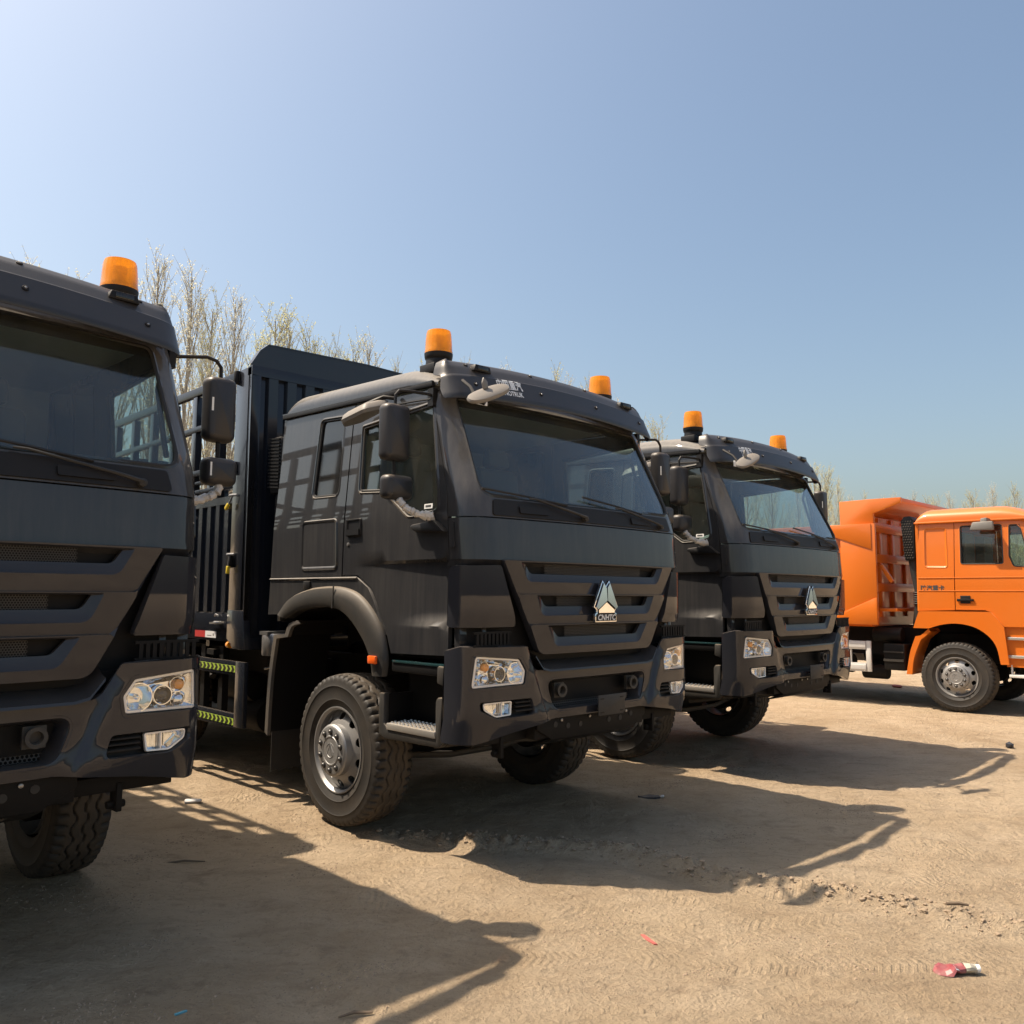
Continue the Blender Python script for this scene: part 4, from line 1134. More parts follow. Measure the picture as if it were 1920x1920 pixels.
# kerb mirror above the passenger door
mb = MB(); rg = rpoly([(-1.19, .84), (-1.19, 1.24), (-1.30, 1.34), (-1.42, 1.18), (-1.40, .92)], .06, 4)
mb.loft([[(x, y, 3.015 + .16 * (1.2 - y) + .25 * (x + 1.3)) for x, y in inset(rg, .012)], [(x, y, 3.04 + .16 * (1.2 - y) + .25 * (x + 1.3)) for x, y in rg], [(x, y, 3.075 + .16 * (1.2 - y) + .25 * (x + 1.3)) for x, y in inset(rg, .015)], [(x, y, 3.095 + .16 * (1.2 - y) + .25 * (x + 1.3)) for x, y in inset(rg, .05)]])
n = len(rg); mb.f.append(tuple(range(3 * n, 4 * n))); mb.f.append(tuple(reversed(range(n))))
km = obj('kerb_mirror', mb, 'grey_plastic', P, smooth=50)
mb = MB(); mb.tube([(-1.17, .84, 3.16), (-1.24, .90, 3.17), (-1.30, 1.0, 3.13), (-1.32, 1.12, 3.10)], .016, 8); obj('mirror_arm', mb, 'black_plastic', km)
# front mirror under the visor
c = Vector((-1.085, -.06, 3.065)); nrm = Vector((-.42, -.50, .80)).normalized(); ax = Vector((.88, -.10, .44)); ax = (ax - nrm * ax.dot(nrm)).normalized(); ay = nrm.cross(ax)
rg = [(.178 * math.copysign(abs(math.cos(t)) ** .8, math.cos(t)), .068 * math.copysign(abs(math.sin(t)) ** .8, math.sin(t))) for t in np.linspace(0, 2 * math.pi, 29)[:-1]]
mb = MB(); mb.loft([[c + ax * u * k + ay * v * k + nrm * h for u, v in rg] for k, h in ((.86, -.026), (.97, -.020), (1., -.008), (.96, .006), (.80, .012), (.4, .016))])
n = len(rg); mb.f.append(tuple(range(5 * n, 6 * n)))
fm = obj('front_mirror', mb, 'grey_plastic', P, smooth=50)
mb = MB(); mb.loft([[c + ax * u * k + ay * v * k + nrm * h for u, v in rg] for k, h in ((.84, -.027), (.5, -.031), (.05, -.033))]); obj('mirror_glass', mb, 'chrome', fm, smooth=60)
mb = MB(); mb.prism([(-.022, 0), (.022, 0), (.028, .045), (.0, .08), (-.022, .045)], 'y', -.008, .008)
mb.xf(Matrix.Translation(c + ay * .03 + nrm * .015) @ Matrix.Rotation(-.3, 4, 'Y')); obj('mirror_tab', mb, 'grey_plastic', fm, bevel=.006)
mb = MB(); mb.tube([(-1.07, .22, 3.20), (-1.12, .08, 3.12), (-1.14, -.02, 3.00), (-1.12, -.05, 2.985), (-1.09, -.05, 3.03)], .012, 8); obj('mirror_arm', mb, 'black_plastic', fm)

# steps
def steps():
    return None
for side in (1, -1):
    fl = (lambda m: m) if side > 0 else (lambda m: m.mirror())
    m = MB(); m.box(.90, 1.20, .20, .80, 1.20, 1.268); st = obj('upper_step', fl(m), 'chassis_black', P, bevel=.012)
    m = MB(); m.box(.98, 1.208, .215, .785, 1.264, 1.282); obj('step_tread', fl(m), 'tread_green', st, bevel=.004)
    m = MB(); m.prism([(.20, 1.14), (.20, 1.27), (.27, 1.272), (.275, 1.16)], 'x', 1.12, 1.222); obj('step_bracket', fl(m), 'trim_plastic', st, bevel=.012)
    m = MB(); m.prism([(.92, .76), (.92, 1.045), (.86, 1.048), (.86, .84), (.80, .80), (.29, .80), (.29, 1.04), (.27, 1.068), (.215, 1.068), (.205, .78), (.25, .745), (.85, .735)], 'x', 1.165, 1.215)
    ls = obj('lower_step', fl(m), 'trim_plastic', P, bevel=.010)
    m = MB(); m.box(.93, .96, .24, .90, .80, 1.18).box(.95, 1.17, .86, .885, .80, 1.04).box(.95, 1.17, .24, .265, .80, 1.04).box(.95, 1.17, .25, .88, .78, .802); obj('step_box', fl(m), 'chassis_black', ls)
    m = MB(); m.box(1.0, 1.225, .285, .815, .802, .846)
    m2 = MB(); m2.box(1.0, 1.20, .27, .83, .846, .852)
    tr = obj('step_tread', fl(m), 'alloy', ls, bevel=.006)
    m = MB()
    for i in range(5):
        for j in range(12):
            x, y = 1.02 + i * .042, .31 + j * .044 + (.02 if i % 2 else 0); m.lathe([(.011, .846), (.009, .854), (.004, .853)], (x, y, 0), (0, 0, 1), 6)
    o = obj('tread_studs', fl(m), 'alloy', ls); o['kind'] = 'stuff'
# mudguard behind the front wheel
MG = spline([(2.06, 1.52), (2.20, 1.49), (2.256, 1.405)], 6) + [(2.44, 1.385)] + spline([(2.445, 1.375), (2.50, 1.12), (2.53, .85), (2.545, .575)], 12)
def guard():
    m = MB(); m.loft([[(x, y, z) for y, z in MG] for x in (.66, 1.17)], False); return m
both(guard, 'mudguard', 'chassis_black', P, smooth=60)
def guard_trim():
    m = MB(); m.loft([[(1.16, y + .004, z + .004) for y, z in MG], [(1.215, y + .004, z + .004) for y, z in MG], [(1.217, y - .046, z - .020) for y, z in MG], [(1.19, y - .048, z - .022) for y, z in MG]], False); return m
both(guard_trim, 'mudguard_edge', 'dusty_plastic', P, smooth=60)
def flap():
    m = MB(); n = 10; top = [(.70 + .45 * k / n, .60) for k in range(n + 1)]; bot = [(.70 + .45 * k / n, .24 + (.02 if k % 2 else 0)) for k in range(n, -1, -1)]
    m.prism(top + bot, 'y', 2.545, 2.553); return m
both(flap, 'mud_flap', 'black_rubber', P)

# chassis
mb = MB()
for s_ in (-1, 1): mb.box(s_ * .36, s_ * .44, .1, 9.2, .92, 1.20)
for y in (.3, 1.1, 2.2, 3.6, 5.0, 6.4, 8.6): mb.box(-.36, .36, y, y + .12, .98, 1.14)
obj('frame_rails', mb, 'chassis_black', P)
mb = MB(); mb.box(-.32, .32, .35, 1.9, .78, 1.6).box(-.45, .45, .10, .18, .95, 1.62).box(-.2, .2, .7, 1.7, .62, .8); obj('engine', mb, 'chassis_black', P, bevel=.03)
mb = MB(); mb.tube([(-.86, 1.52, .565), (-.55, 1.52, .52), (-.2, 1.52, .54), (.12, 1.52, .58), (.4, 1.52, .54), (.86, 1.52, .565)], [.07, .085, .10, .19, .11, .07], 14)
for s_ in (-1, 1):
    for k in range(4): mb.tube([(s_ * .42, .75 + k * .1, .84 - k * .035), (s_ * .42, 1.52, .66 - k * .022 + .03), (s_ * .42, 2.3 - k * .1, .86 - k * .035)], .03, 6)
    mb.tube([(s_ * .55, 1.35, .55), (s_ * .6, 1.2, .95)], .035, 8)
obj('front_axle', mb, 'chassis_black', P)
mb = MB(); mb.tube([(-.72, 1.28, .50), (-.3, 1.22, .46), (.3, 1.22, .46), (.72, 1.28, .50)], .024, 8); mb.tube([(.72, .9, .62), (.5, .45, .70), (.42, .1, .74), (.30, -.0, .745)], .022, 8); mb.tube([(-.72, .9, .62), (-.5, .45, .70), (-.42, .1, .74), (-.30, 0, .745)], .022, 8)
obj('steering_linkage', mb, 'trim_plastic', P)
mb = MB(); mb.box(-.60, .60, -.02, .22, .76, .95)
for s_ in (-1, 1): mb.box(s_ * .55, s_ * 1.1, .06, .16, .76, .84); mb.box(s_ * .82, s_ * .85, .05, .14, .66, .80); mb.tube([(s_ * .79, .10, .69), (s_ * .88, .10, .69)], .02, 10)
obj('front_crossmember', mb, 'chassis_black', P, bevel=.008)
for pr_, o_, ax_ in (([(.13, 0), (.14, .02), (.14, .5), (.13, .52)], (-.86, 3.35, .86), (0, 1, 0)), ([(.15, 0), (.16, .02), (.16, .7), (.15, .72)], (-.80, 3.2, .60), (0, 1, 0))):
    mb = MB(); mb.lathe(pr_, o_, ax_, 20); obj('air_tank', mb, 'chassis_black', P)
mb = MB(); mb.lathe([(.26, 0), (.28, .02), (.28, 1.1), (.26, 1.12)], (.78, 3.0, .78), (0, 1, 0), 24); obj('fuel_tank', mb, 'chassis_black', P)
mb = MB(); mb.box(-.98, -.5, 2.66, 2.98, .55, 1.15); obj('battery_box', mb, 'chassis_black', P, bevel=.01)
mb = MB(); mb.lathe([(.10, 0), (.105, .01), (.105, .17), (.09, .19)], (-1.06, 2.72, 1.20), (0, 0, 1), 18); mb.box(-1.16, -.95, 2.66, 2.80, 1.38, 1.41); mb.tube([(-1.06, 2.72, 1.2), (-1.06, 2.72, 1.1), (-1.1, 2.8, 1.08)], .01, 6)
obj('filter_can', mb, 'steel', P)
for s_ in (-1, 1): wheel(P, s_ * 1.015, 1.52, .563, s_)
for y in (5.7, 7.1):
    for s_ in (-1, 1): wheel(P, s_ * .95, y, .563, s_, nuts=False); wheel(P, s_ * .62, y, .563, s_, nuts=False)
for y in (5.7, 7.1):
    mb = MB(); mb.tube([(-.9, y, .565), (-.25, y, .57), (0, y, .6), (.25, y, .57), (.9, y, .565)], [.09, .1, .22, .1, .09], 12); obj('rear_axle', mb, 'chassis_black', P)

# air intake behind the cab
mb = MB(); mb.prism([(2.62, 2.62), (2.60, 2.70), (2.60, 3.06), (2.63, 3.13), (2.78, 3.13), (2.82, 3.06), (2.82, 2.72), (2.78, 2.62)], 'x', -1.12, -.92)
ai = obj('air_intake', mb, 'black_plastic', P, bevel=.02)
mb = MB(); mb.tube([(-1.02, 2.72, 2.64), (-1.02, 2.72, 1.9), (-.9, 2.75, 1.55)], .07, 12); obj('intake_pipe', mb, 'black_plastic', ai)
mb = MB()
for k in range(15):
    z = 2.66 + k * .031; mb.prism([(2.615, z), (2.805, z + .02), (2.805, z + .034), (2.615, z + .014)], 'x', -1.132, -1.116)
obj('intake_louvre', mb, 'chassis_black', ai)

# ------------------------------------------------------------------ stake cargo body
CB = []
mb = MB()
mb.prism([(-1.25, 1.24), (1.25, 1.24), (1.25, 3.80), (-1.25, 3.80)], 'y', 2.97, 3.0)
mb.box(-1.25, 1.25, 2.93, 3.02, 3.72, 3.81).box(-1.25, 1.25, 2.93, 3.02, 1.24, 1.34)
for s_ in (-1, 1): mb.box(s_ * 1.16, s_ * 1.25, 2.93, 2.97, 1.34, 3.72)
hw = obj('headboard', mb, 'cargo_paint', P, bevel=.004)
for k in range(12):
    x = -1.10 + k * .19; m = MB(); m.prism([(x, 2.972), (x + .022, 2.935), (x + .115, 2.935), (x + .137, 2.972)], 'z', 1.345, 3.715); obj('headboard_rib', m, 'cargo_paint', hw)
mb = MB(); xs = np.linspace(-1.25, 1.25, 31)
def hz(x): a = abs(x); return 3.815 + .21 * min(1, (1.25 - a) / .17) ** .6 + .03 * (1 - a / 1.25)
mb.prism([(x, hz(x)) for x in xs] + [(1.25, 3.812), (-1.25, 3.812)], 'y', 2.96, 2.985)
mb.loft([[(x, 2.955, hz(x) - .004) for x in xs], [(x, 2.955, hz(x) + .012) for x in xs], [(x, 3.02, hz(x) + .012) for x in xs], [(x, 3.02, hz(x) - .004) for x in xs]], False)
obj('headboard_hood', mb, 'cargo_paint', hw)
mb = MB(); mb.box(-1.20, 1.20, 3.0, 9.1, 1.36, 1.42)
for y in np.arange(3.2, 9.1, .5): mb.box(-1.2, 1.2, y, y + .07, 1.24, 1.36)
mb.box(-.5, -.4, 2.95, 9.1, 1.20, 1.30).box(.4, .5, 2.95, 9.1, 1.20, 1.30)
obj('cargo_floor', mb, 'cargo_paint', P)
YE = 9.1
for side in (1, -1):
    fl = (lambda m: m) if side > 0 else (lambda m: m.mirror())
    m = MB(); m.box(1.19, 1.25, 2.945, 3.235, 1.585, 3.80).prism([(2.885, 1.245), (3.11, 1.245), (3.235, 1.33), (3.235, 1.585), (2.945, 1.585)], 'x', 1.19, 1.256)
    cp = obj('corner_post', fl(m), 'cargo_paint', P, bevel=.004)
    for z in (3.735, 2.884, 2.03):
        m = MB(); m.lathe([(.028, -.06), (.032, -.05), (.032, .05), (.028, .06)], (1.262, 3.20, z), (0, 0, 1), 12); m.box(1.25, 1.262, 3.15, 3.26, z - .03, z + .03); obj('post_hinge', fl(m), 'chassis_black', cp)
    for y, z, t in ((3.16, 2.60, .9), (3.17, 2.06, .15)):
        m = MB(); dy = .14 * math.sin(t); dz = .14 * math.cos(t)
        m.tube([(1.285, y, z + .02), (1.29, y + dy * .3, z - dz * .3), (1.29, y + dy * .55, z - dz * .55)], .008, 6); m.tube([(1.26, y - .03, z + .03), (1.285, y, z + .03), (1.285, y + .05, z + .03)], .012, 8); pk = obj('padlock_chain', fl(m), 'steel', cp)
        m = MB(); m.bar((1.29, y + dy * .55, z - dz * .55), (1.29, y + dy * 1.05, z - dz * 1.05), .032, .026, (1, 0, 0)); obj('padlock', fl(m), 'padlock_yellow', pk, bevel=.005)
    # lower corrugated side wall
    m = MB(); m.box(1.195, 1.215, 3.245, YE, 1.56, 2.58).box(1.19, 1.245, 3.245, YE, 2.565, 2.635)
    sw_ = obj('side_board', fl(m), 'cargo_paint', P)
    k = 0; y = 3.30
    while y < YE - .12:
        m = MB(); m.prism([(1.214, y), (1.242, y + .022), (1.242, y + .095), (1.214, y + .117)], 'z', 1.565, 2.565); obj('board_rib', fl(m), 'cargo_paint', sw_); y += .185
    m = MB(); m.box(1.17, 1.238, 3.24, YE, 1.30, 1.555); sl = obj('side_sill', fl(m), 'cargo_paint', P, bevel=.006)
    m = MB(); m.box(1.238, 1.243, 3.48, 3.705, 1.325, 1.385); obj('reflector_white', fl(m), 'sign_white', sl)
    m = MB(); m.box(1.238, 1.243, 3.706, 3.93, 1.325, 1.385); obj('reflector_red', fl(m), 'sign_red', sl)
    m = MB(); m.box(1.243, 1.2435, 3.52, 3.54, 1.345, 1.365).box(1.243, 1.2435, 3.57, 3.66, 1.342, 1.348); obj('reflector_print', fl(m), 'label_ink', sl)
    m = MB(); m.lathe([(.03, 0), (.032, .03), (.02, .06)], (1.236, 3.195, 1.275), (0, 1, 0), 12); obj('side_marker', fl(m), 'amber_bulb', P)
    m = MB(); m.tube([(1.25, 3.36, 1.47), (1.285, 3.38, 1.47), (1.285, 3.43, 1.47)], .014, 8); m.tube([(1.262, 3.40, 1.53), (1.275, 3.43, 1.545), (1.262, 3.47, 1.53)], .010, 6); m.bar((1.268, 3.25, 1.478), (1.268, 3.55, 1.462), .018, .018); obj('board_latch', fl(m), 'steel', P)
    # stake frame above
    rails = MB()
    for z, h in ((3.80, .085), (3.40, .060), (2.95, .060), (2.84, .035), (2.755, .045)):
        m = MB(); m.box(1.20, 1.246 if h > .05 else 1.235, 3.245, YE, z - h, z); obj('stake_rail', fl(m), 'cargo_paint', P, bevel=.004)
    y = 3.55
    while y < YE:
        m = MB(); m.box(1.175, 1.243, y, y + .095, 2.64, 3.71); obj('stake_post', fl(m), 'cargo_paint', P, bevel=.004); y += .555
    # side guard with chevron bands
    m = MB(); m.box(1.20, 1.245, 2.90, 3.06, .565, 1.135); gd = obj('side_guard', fl(m), 'cargo_paint', P, bevel=.004)
    for z0 in (1.02, .56):
        m = MB(); m.box(1.205, 1.24, 3.06, 5.0, z0 - .01, z0 + .115); bd = obj('guard_beam', fl(m), 'cargo_paint', gd, bevel=.004)
        m = MB(); m.box(1.2405, 1.2425, 3.07, 4.3, z0 + .018, z0 + .075); obj('chevron_band', fl(m), 'chevron_green', gd)
        for j in range(15):
            y = 3.095 + j * .082; m = MB(); a, b, c_ = z0 + .020, z0 + .0465, z0 + .073
            m.prism([(y + .056, a), (y + .014, a), (y - .012, b), (y + .014, c_), (y + .056, c_), (y + .030, b)], 'x', 1.243, 1.2445); obj('chevron_mark', fl(m), 'chevron_black', gd)
    for y in (3.42, 3.80, 4.6): m = MB(); m.box(1.13, 1.19, y, y + .085, .58, 1.25); obj('guard_stay', fl(m), 'chassis_black', gd)
    m = MB(); m.tube([(1.18, 3.62, 1.22), (1.20, 3.60, 1.0), (1.22, 3.55, .97)], .03, 8); m.box(1.15, 1.24, 3.52, 3.66, 1.17, 1.22); obj('guard_latch', fl(m), 'chassis_black', gd)
mb = MB(); mb.box(-1.22, 1.22, YE, YE + .04, 1.4, 2.6).box(-1.22, 1.22, YE, YE + .05, 3.72, 3.80)
for x in np.arange(-1.2, 1.21, .4): mb.box(x - .03, x + .03, YE, YE + .045, 2.6, 3.72)
obj('tailgate', mb, 'cargo_paint', P)
# the tarpaulin bows over the load space are left open: bare rails
TRK = T
T['label'] = 'middle one of the three dark grey stake trucks, its whole cab in view'
T['group'] = 'dark grey stake trucks parked side by side'
A_ = copy_tree(T); A_.location = (-3.994, .284, 0); A_.rotation_euler = (0, 0, .0294)
A_['label'] = 'nearest dark grey stake truck, cut off by the left edge of the picture'
C_ = copy_tree(T); C_.location = (3.653, .221, 0); C_.rotation_euler = (0, 0, .0105)
C_['label'] = 'farthest dark grey stake truck, parked next to the orange dump truck'

# ------------------------------------------------------------------ orange dump truck (local x = 0 on its centre line)
O = thing('dump_truck', 'bright orange dump truck at the right edge, seen from the side', 'truck', (10.34, 0, 0), .02)
def OS(y, z): return np.stack([Wz(np.asarray(z, float) + .3) + 0 * np.asarray(y), np.asarray(y, float), np.asarray(z, float)], 1)
oF = lambda z: np.interp(z, [0, 1.9, 2.05, 2.2, 2.95, 3.1], [-.98, -.98, -.95, -.90, -.62, -.55])
def OFn():
    w = lambda z: Wz(z + .3)
    return front(oF, w, lambda z: .8 + 0 * z)
OF = OFn()
def oboth(build, name, material, **kw):
    m = build(); return [obj(name, m if s_ > 0 else m.mirror(), material, O, **kw) for s_ in (1, -1)]
def oed(z): return float(oF(z) + .05 + .22 * .8)
W1 = rpoly([(-.235, 2.215), (.385, 2.225), (.385, 2.845), (-.225, 2.845)], .06)
W2 = rpoly([(-.60, 2.17), (-.335, 2.17), (-.275, 2.35), (-.285, 2.83), (-.46, 2.83)], [.05, .09, .1, .05, .05])
PN = rpoly([(.545, 2.18), (.90, 2.19), (.90, 2.825), (.56, 2.825)], .06)
def oq():
    m = panel([(.475, 1.54), (1.0, 1.52), (1.0, 2.90), (.455, 2.89)], OS, [PN], .1, .03)
    m.loft([at(OS, PN), at(OS, inset(PN, .01), .006), at(OS, inset(PN, .035), -.012)]); panel(inset(PN, .035), OS, [], .12, .004, -.012, mb=m)
    m.loft([[(Wz(z + .3), 1.0, z) for z in (1.52, 2.9)], [(Wz(z + .3) - .02, 1.025, z) for z in (1.52, 2.9)], [(Wz(z + .3) - .1, 1.03, z) for z in (1.52, 2.9)]], False)
    return m
oboth(oq, 'cab_side', 'orange_paint')
def od():
    o_ = [(.462, 1.545), (.445, 2.885), (-.44, 2.885)] + [(oed(z) + .006, z) for z in (2.85, 2.6, 2.4, 2.2, 2.0, 1.6, 1.31)] + [(-.17, 1.305), (-.02, 1.52), (.06, 1.545)]
    m = panel(o_, OS, [W1, W2], .08, .03)
    for w in (W1, W2): m.loft([at(OS, w), at(OS, inset(w, .012), .006), at(OS, inset(w, .028), -.02)])
    return m
for o, side in zip(oboth(od, 'door', 'orange_paint'), (1, -1)):
    fl = (lambda m: m) if side > 0 else (lambda m: m.mirror())
    for w in (W1, W2):
        obj('door_window', fl(panel(inset(w, .025), OS, [], .2, .005, -.018)), 'door_glass', o)
        m = MB(); rg = at(OS, inset(w, .02), -.004); m.tube([*rg, rg[0]], .012, 6, False); obj('window_seal', fl(m), 'black_rubber', o)
    m = MB(); m.box(1.20, 1.224, .205, .435, 1.675, 1.712).box(1.20, 1.21, .25, .39, 1.64, 1.76); obj('door_handle', fl(m), 'black_plastic', o, bevel=.004)
for z in (2.035, 1.835):
    def line_():
        m = MB(); m.prism([(1.199, z - .010), (1.207, z - .003), (1.207, z + .003), (1.199, z + .006)], 'y', -.70, .995); return m
    oboth(line_, 'side_crease', 'orange_paint')
t_ = text_mb('陕汽重卡', .088, True); q = MB(); q.v = [(-Wz(2.16) - .003, .785 - x, 1.872 + y) for x, y, z in t_.v]; q.f = t_.f
obj('side_lettering', q, 'label_ink', O, smooth=0, recalc=False)
mb = roof(2.90, 2.91, -.62, 1.02, .235, 1.165); obj('roof', mb, 'orange_paint', O, smooth=50)
def og(): m = MB(); m.bar((1.172, -.55, 2.895), (1.172, 1.03, 2.905), .028, .028); return m
oboth(og, 'roof_gutter', 'orange_paint', bevel=.006)
mb = MB(); mb.box(-1.16, 1.16, .98, 1.02, 1.5, 2.9).box(-1.12, 1.12, -.85, .98, 1.48, 1.54); obj('cab_back', mb, 'orange_paint', O)
OWS = rpoly([(-1.05, 2.12), (1.05, 2.12), (1.04, 2.86), (-1.04, 2.86)], .08)
e_ = S_END
mb = panel([(-e_, 1.30), (e_, 1.30), (e_, 2.95), (-e_, 2.95)], OF, [OWS], .09, .03); mb.loft([at(OF, OWS), at(OF, inset(OWS, .02), -.012)])
of_ = obj('front_frame', mb, 'orange_paint', O, smooth=50)
obj('windscreen', panel(inset(OWS, .015), OF, [], .12, .005, -.01), 'windscreen_glass', O)
GQ = rpoly([(-.78, 1.36), (.78, 1.36), (.86, 1.90), (-.86, 1.90)], .06); mb = panel(GQ, OF, [], .1, .02, .02); gq = obj('grille', mb, 'black_plastic', O)
for k in range(5):
    m = MB(); m.box(-.74, .74, -1.035, -1.0, 1.42 + k * .09, 1.46 + k * .09); obj('grille_slat', m, 'orange_paint', gq, bevel=.006)
mb = panel(rpoly([(-e_, .60), (e_, .60), (e_, 1.10), (-e_, 1.10)], .06), front(lambda z: -1.05 + 0 * z, lambda z: 1.24 + 0 * z, one), [], .1, .05); ob = obj('bumper', mb, 'orange_paint', O)
for s_ in (-1, 1):
    m = MB(); m.box(s_ * .72, s_ * 1.0, -1.075, -1.0, .82, .98); h = obj('headlight', m, 'chrome', O, bevel=.02)
# visor, kerb mirror
def OV(s, t):
    p = V(s, t); p[:, 1] -= .80; p[:, 2] -= .36; return p
VO2 = list(reversed(rpoly([(-a, b) for a, b in reversed([(.98, 0), (e_ - .10, .03), (e_ + .05, .45), (e_ + .05, .95)])] + [(.98, 0), (e_ - .10, .03), (e_ + .05, .45), (e_ + .05, .95)], .03, 3)))
obj('sun_visor', panel(VO2, OV, [], .07, .012), 'orange_paint', O)
mb = MB(); mb.prism([(-.16, 2.73), (.165, 2.74), (.125, 2.86), (-.155, 2.865)], 'x', -1.40, -1.33); km = obj('kerb_mirror', mb, 'grey_plastic', O, bevel=.02)
mb = MB(); mb.prism([(-.06, 2.80), (.03, 2.80), (.02, 2.915), (-.07, 2.925)], 'x', -1.36, -1.18); obj('mirror_arm', mb, 'grey_plastic', km, bevel=.015)
# fender
FO = [(1.085, 1.25), (1.0, 1.50), (.98, 1.515), (-.0, 1.52), (-.03, 1.51), (-.19, 1.30), (-.235, .755), (-.125, .752)]
FIq = spline([(-.125, .752), (-.08, 1.0), (.02, 1.16), (.20, 1.285), (.43, 1.335), (.66, 1.315), (.86, 1.25)], 24)
def ofen():
    f_ = lambda y, z: np.stack([1.232 + 0 * np.asarray(y), np.asarray(y, float), np.asarray(z, float)], 1)
    m = panel(FO[:-1] + FIq + [(.90, 1.25)], f_, [], .08, .06); return m
oboth(ofen, 'front_fender', 'orange_paint')
RM = spline([(.87, 1.245), (.99, 1.135), (1.02, 1.13)], 6) + spline([(1.07, 1.12), (1.15, .9), (1.19, .72), (1.225, .52)], 10)
RI = spline([(.84, 1.20), (.93, 1.12), (.98, 1.08)], 6) + spline([(1.0, 1.05), (1.08, .85), (1.12, .70), (1.14, .52)], 10)
def omud():
    m = MB(); m.loft([[(1.20, y, z) for y, z in RM], [(1.20, y, z) for y, z in RI], [(.75, y, z) for y, z in RI], [(.75, y, z) for y, z in RM], [(1.20, y, z) for y, z in RM]], False); return m
oboth(omud, 'mudguard', 'orange_paint', smooth=30)
def oliner():
    m = MB(); m.loft([[(x, y, z) for y, z in FIq] for x in (1.15, .6)], False); return m
oboth(oliner, 'arch_liner', 'chassis_black')
for z in (1.145, .88, .60):
    for s_ in (-1, 1):
        m = MB(); m.box(s_ * .95, s_ * 1.2, -.85, -.22, z - .03, z + .012); st = obj('step', m, 'alloy' if z > .7 else 'white_paint', O, bevel=.006)
for s_ in (-1, 1):
    m = MB(); m.box(s_ * 1.12, s_ * 1.16, -.9, -.19, .72, 1.31); obj('step_panel', m, 'orange_paint', O)
    m = MB(); m.tube([(s_ * 1.15, -.25, .75), (s_ * 1.15, -.25, .62)], .014, 6); obj('step_stay', m, 'white_paint', O)
# interior
mb = MB(); mb.box(-1.05, 1.05, -.85, -.35, 1.8, 2.15); obj('dashboard', mb, 'interior', O, bevel=.05)
for x in (-.5, .5):
    m = MB(); m.box(x - .25, x + .25, .0, .5, 1.55, 2.0).box(x - .24, x + .24, .42, .56, 2.0, 2.75); obj('seat', m, 'seat_fabric', O)
mb = MB(); mb.box(-1.1, 1.1, .94, .97, 1.55, 2.88); obj('cab_lining', mb, 'interior', O)
# intake stack between cab and body
mb = MB(); rg = rpoly([(1.045, 2.33), (1.20, 2.31), (1.245, 2.95), (1.20, 3.02), (1.10, 3.03), (1.04, 2.95)], .04, 4)
mb.prism(rg, 'x', -1.15, -.85); sn = obj('air_intake', mb, 'black_plastic', O, bevel=.01)
mb = MB()
for r_ in range(15):
    for c_ in range(4):
        y = 1.075 + c_ * .038 + (.018 if r_ % 2 else 0) + .002 * r_ * .5; z = 2.36 + r_ * .042; mb.lathe([(.013, 0), (.010, .01), (.002, .004)], (-1.15, y, z), (-1, 0, .3), 6)
o = obj('intake_dimples', mb, 'trim_plastic', sn); o['kind'] = 'stuff'
mb = MB(); mb.tube([(-1.02, 1.11, 2.34), (-1.02, 1.09, 2.1), (-1.02, 1.06, 1.85), (-1.0, 1.05, 1.7), (-.9, 1.1, 1.3)], [.08, .07, .055, .065, .10], 14)
for k in range(6): mb.lathe([(.068, 0), (.076, .01), (.068, .02)], (-1.02, 1.062, 1.62 + k * .035), (0, 0, 1), 14)
obj('intake_hose', mb, 'black_rubber', sn)
# dump body
XD = 1.25
YB = 7.4
mb = MB()
mb.prism([(1.64, 1.28), (1.64, 3.10), (1.20, 3.24), (1.19, 3.335), (1.69, 3.34), (2.195, 3.33), (2.19, 2.94), (YB, 2.94), (YB, 1.28)], 'x', XD - .06, XD)
mb2 = mb.mirror()
for m_ in (mb, mb2): obj('body_side', m_, 'orange_paint', O, bevel=.004)
mb = MB(); mb.box(-XD + .06, XD - .06, 1.72, 1.76, 1.30, 3.10); fw = obj('body_front', mb, 'orange_paint', O)
for z, h in ((2.80, .16), (2.30, .14), (1.82, .14), (1.50, .05)):
    m = MB(); m.box(-1.15, 1.15, 1.65 if h > .1 else 1.35, 1.72, z, z + h); obj('front_rib', m, 'orange_paint', fw, bevel=.004)
for x in (-.86, -.3, .3, .86): m = MB(); m.box(x - .07, x + .07, 1.68, 1.722, 1.4, 3.05); obj('front_upright', m, 'orange_paint', fw, bevel=.004)
mb = MB(); mb.prism([(1.25, -.0), (1.25, 0)], 'z', 0, 0) if False else None
mb = MB(); mb.prism([(1.72, 3.06), (1.20, 3.255), (1.20, 3.33), (2.19, 3.328), (2.19, 3.29), (1.74, 3.10)], 'x', -XD + .06, XD - .06); obj('canopy', mb, 'orange_paint', O, bevel=.004)
mb = MB(); mb.bar((-1.12, 1.58, 2.25), (-1.12, 1.42, 1.98), .06, .06); obj('body_strut', mb, 'orange_paint', O, bevel=.004)
mb = MB(); mb.box(-1.19, 1.19, 1.74, YB, 1.25, 1.31).box(-1.19, 1.19, YB - .05, YB, 1.3, 2.9); obj('body_floor', mb, 'orange_paint', O)
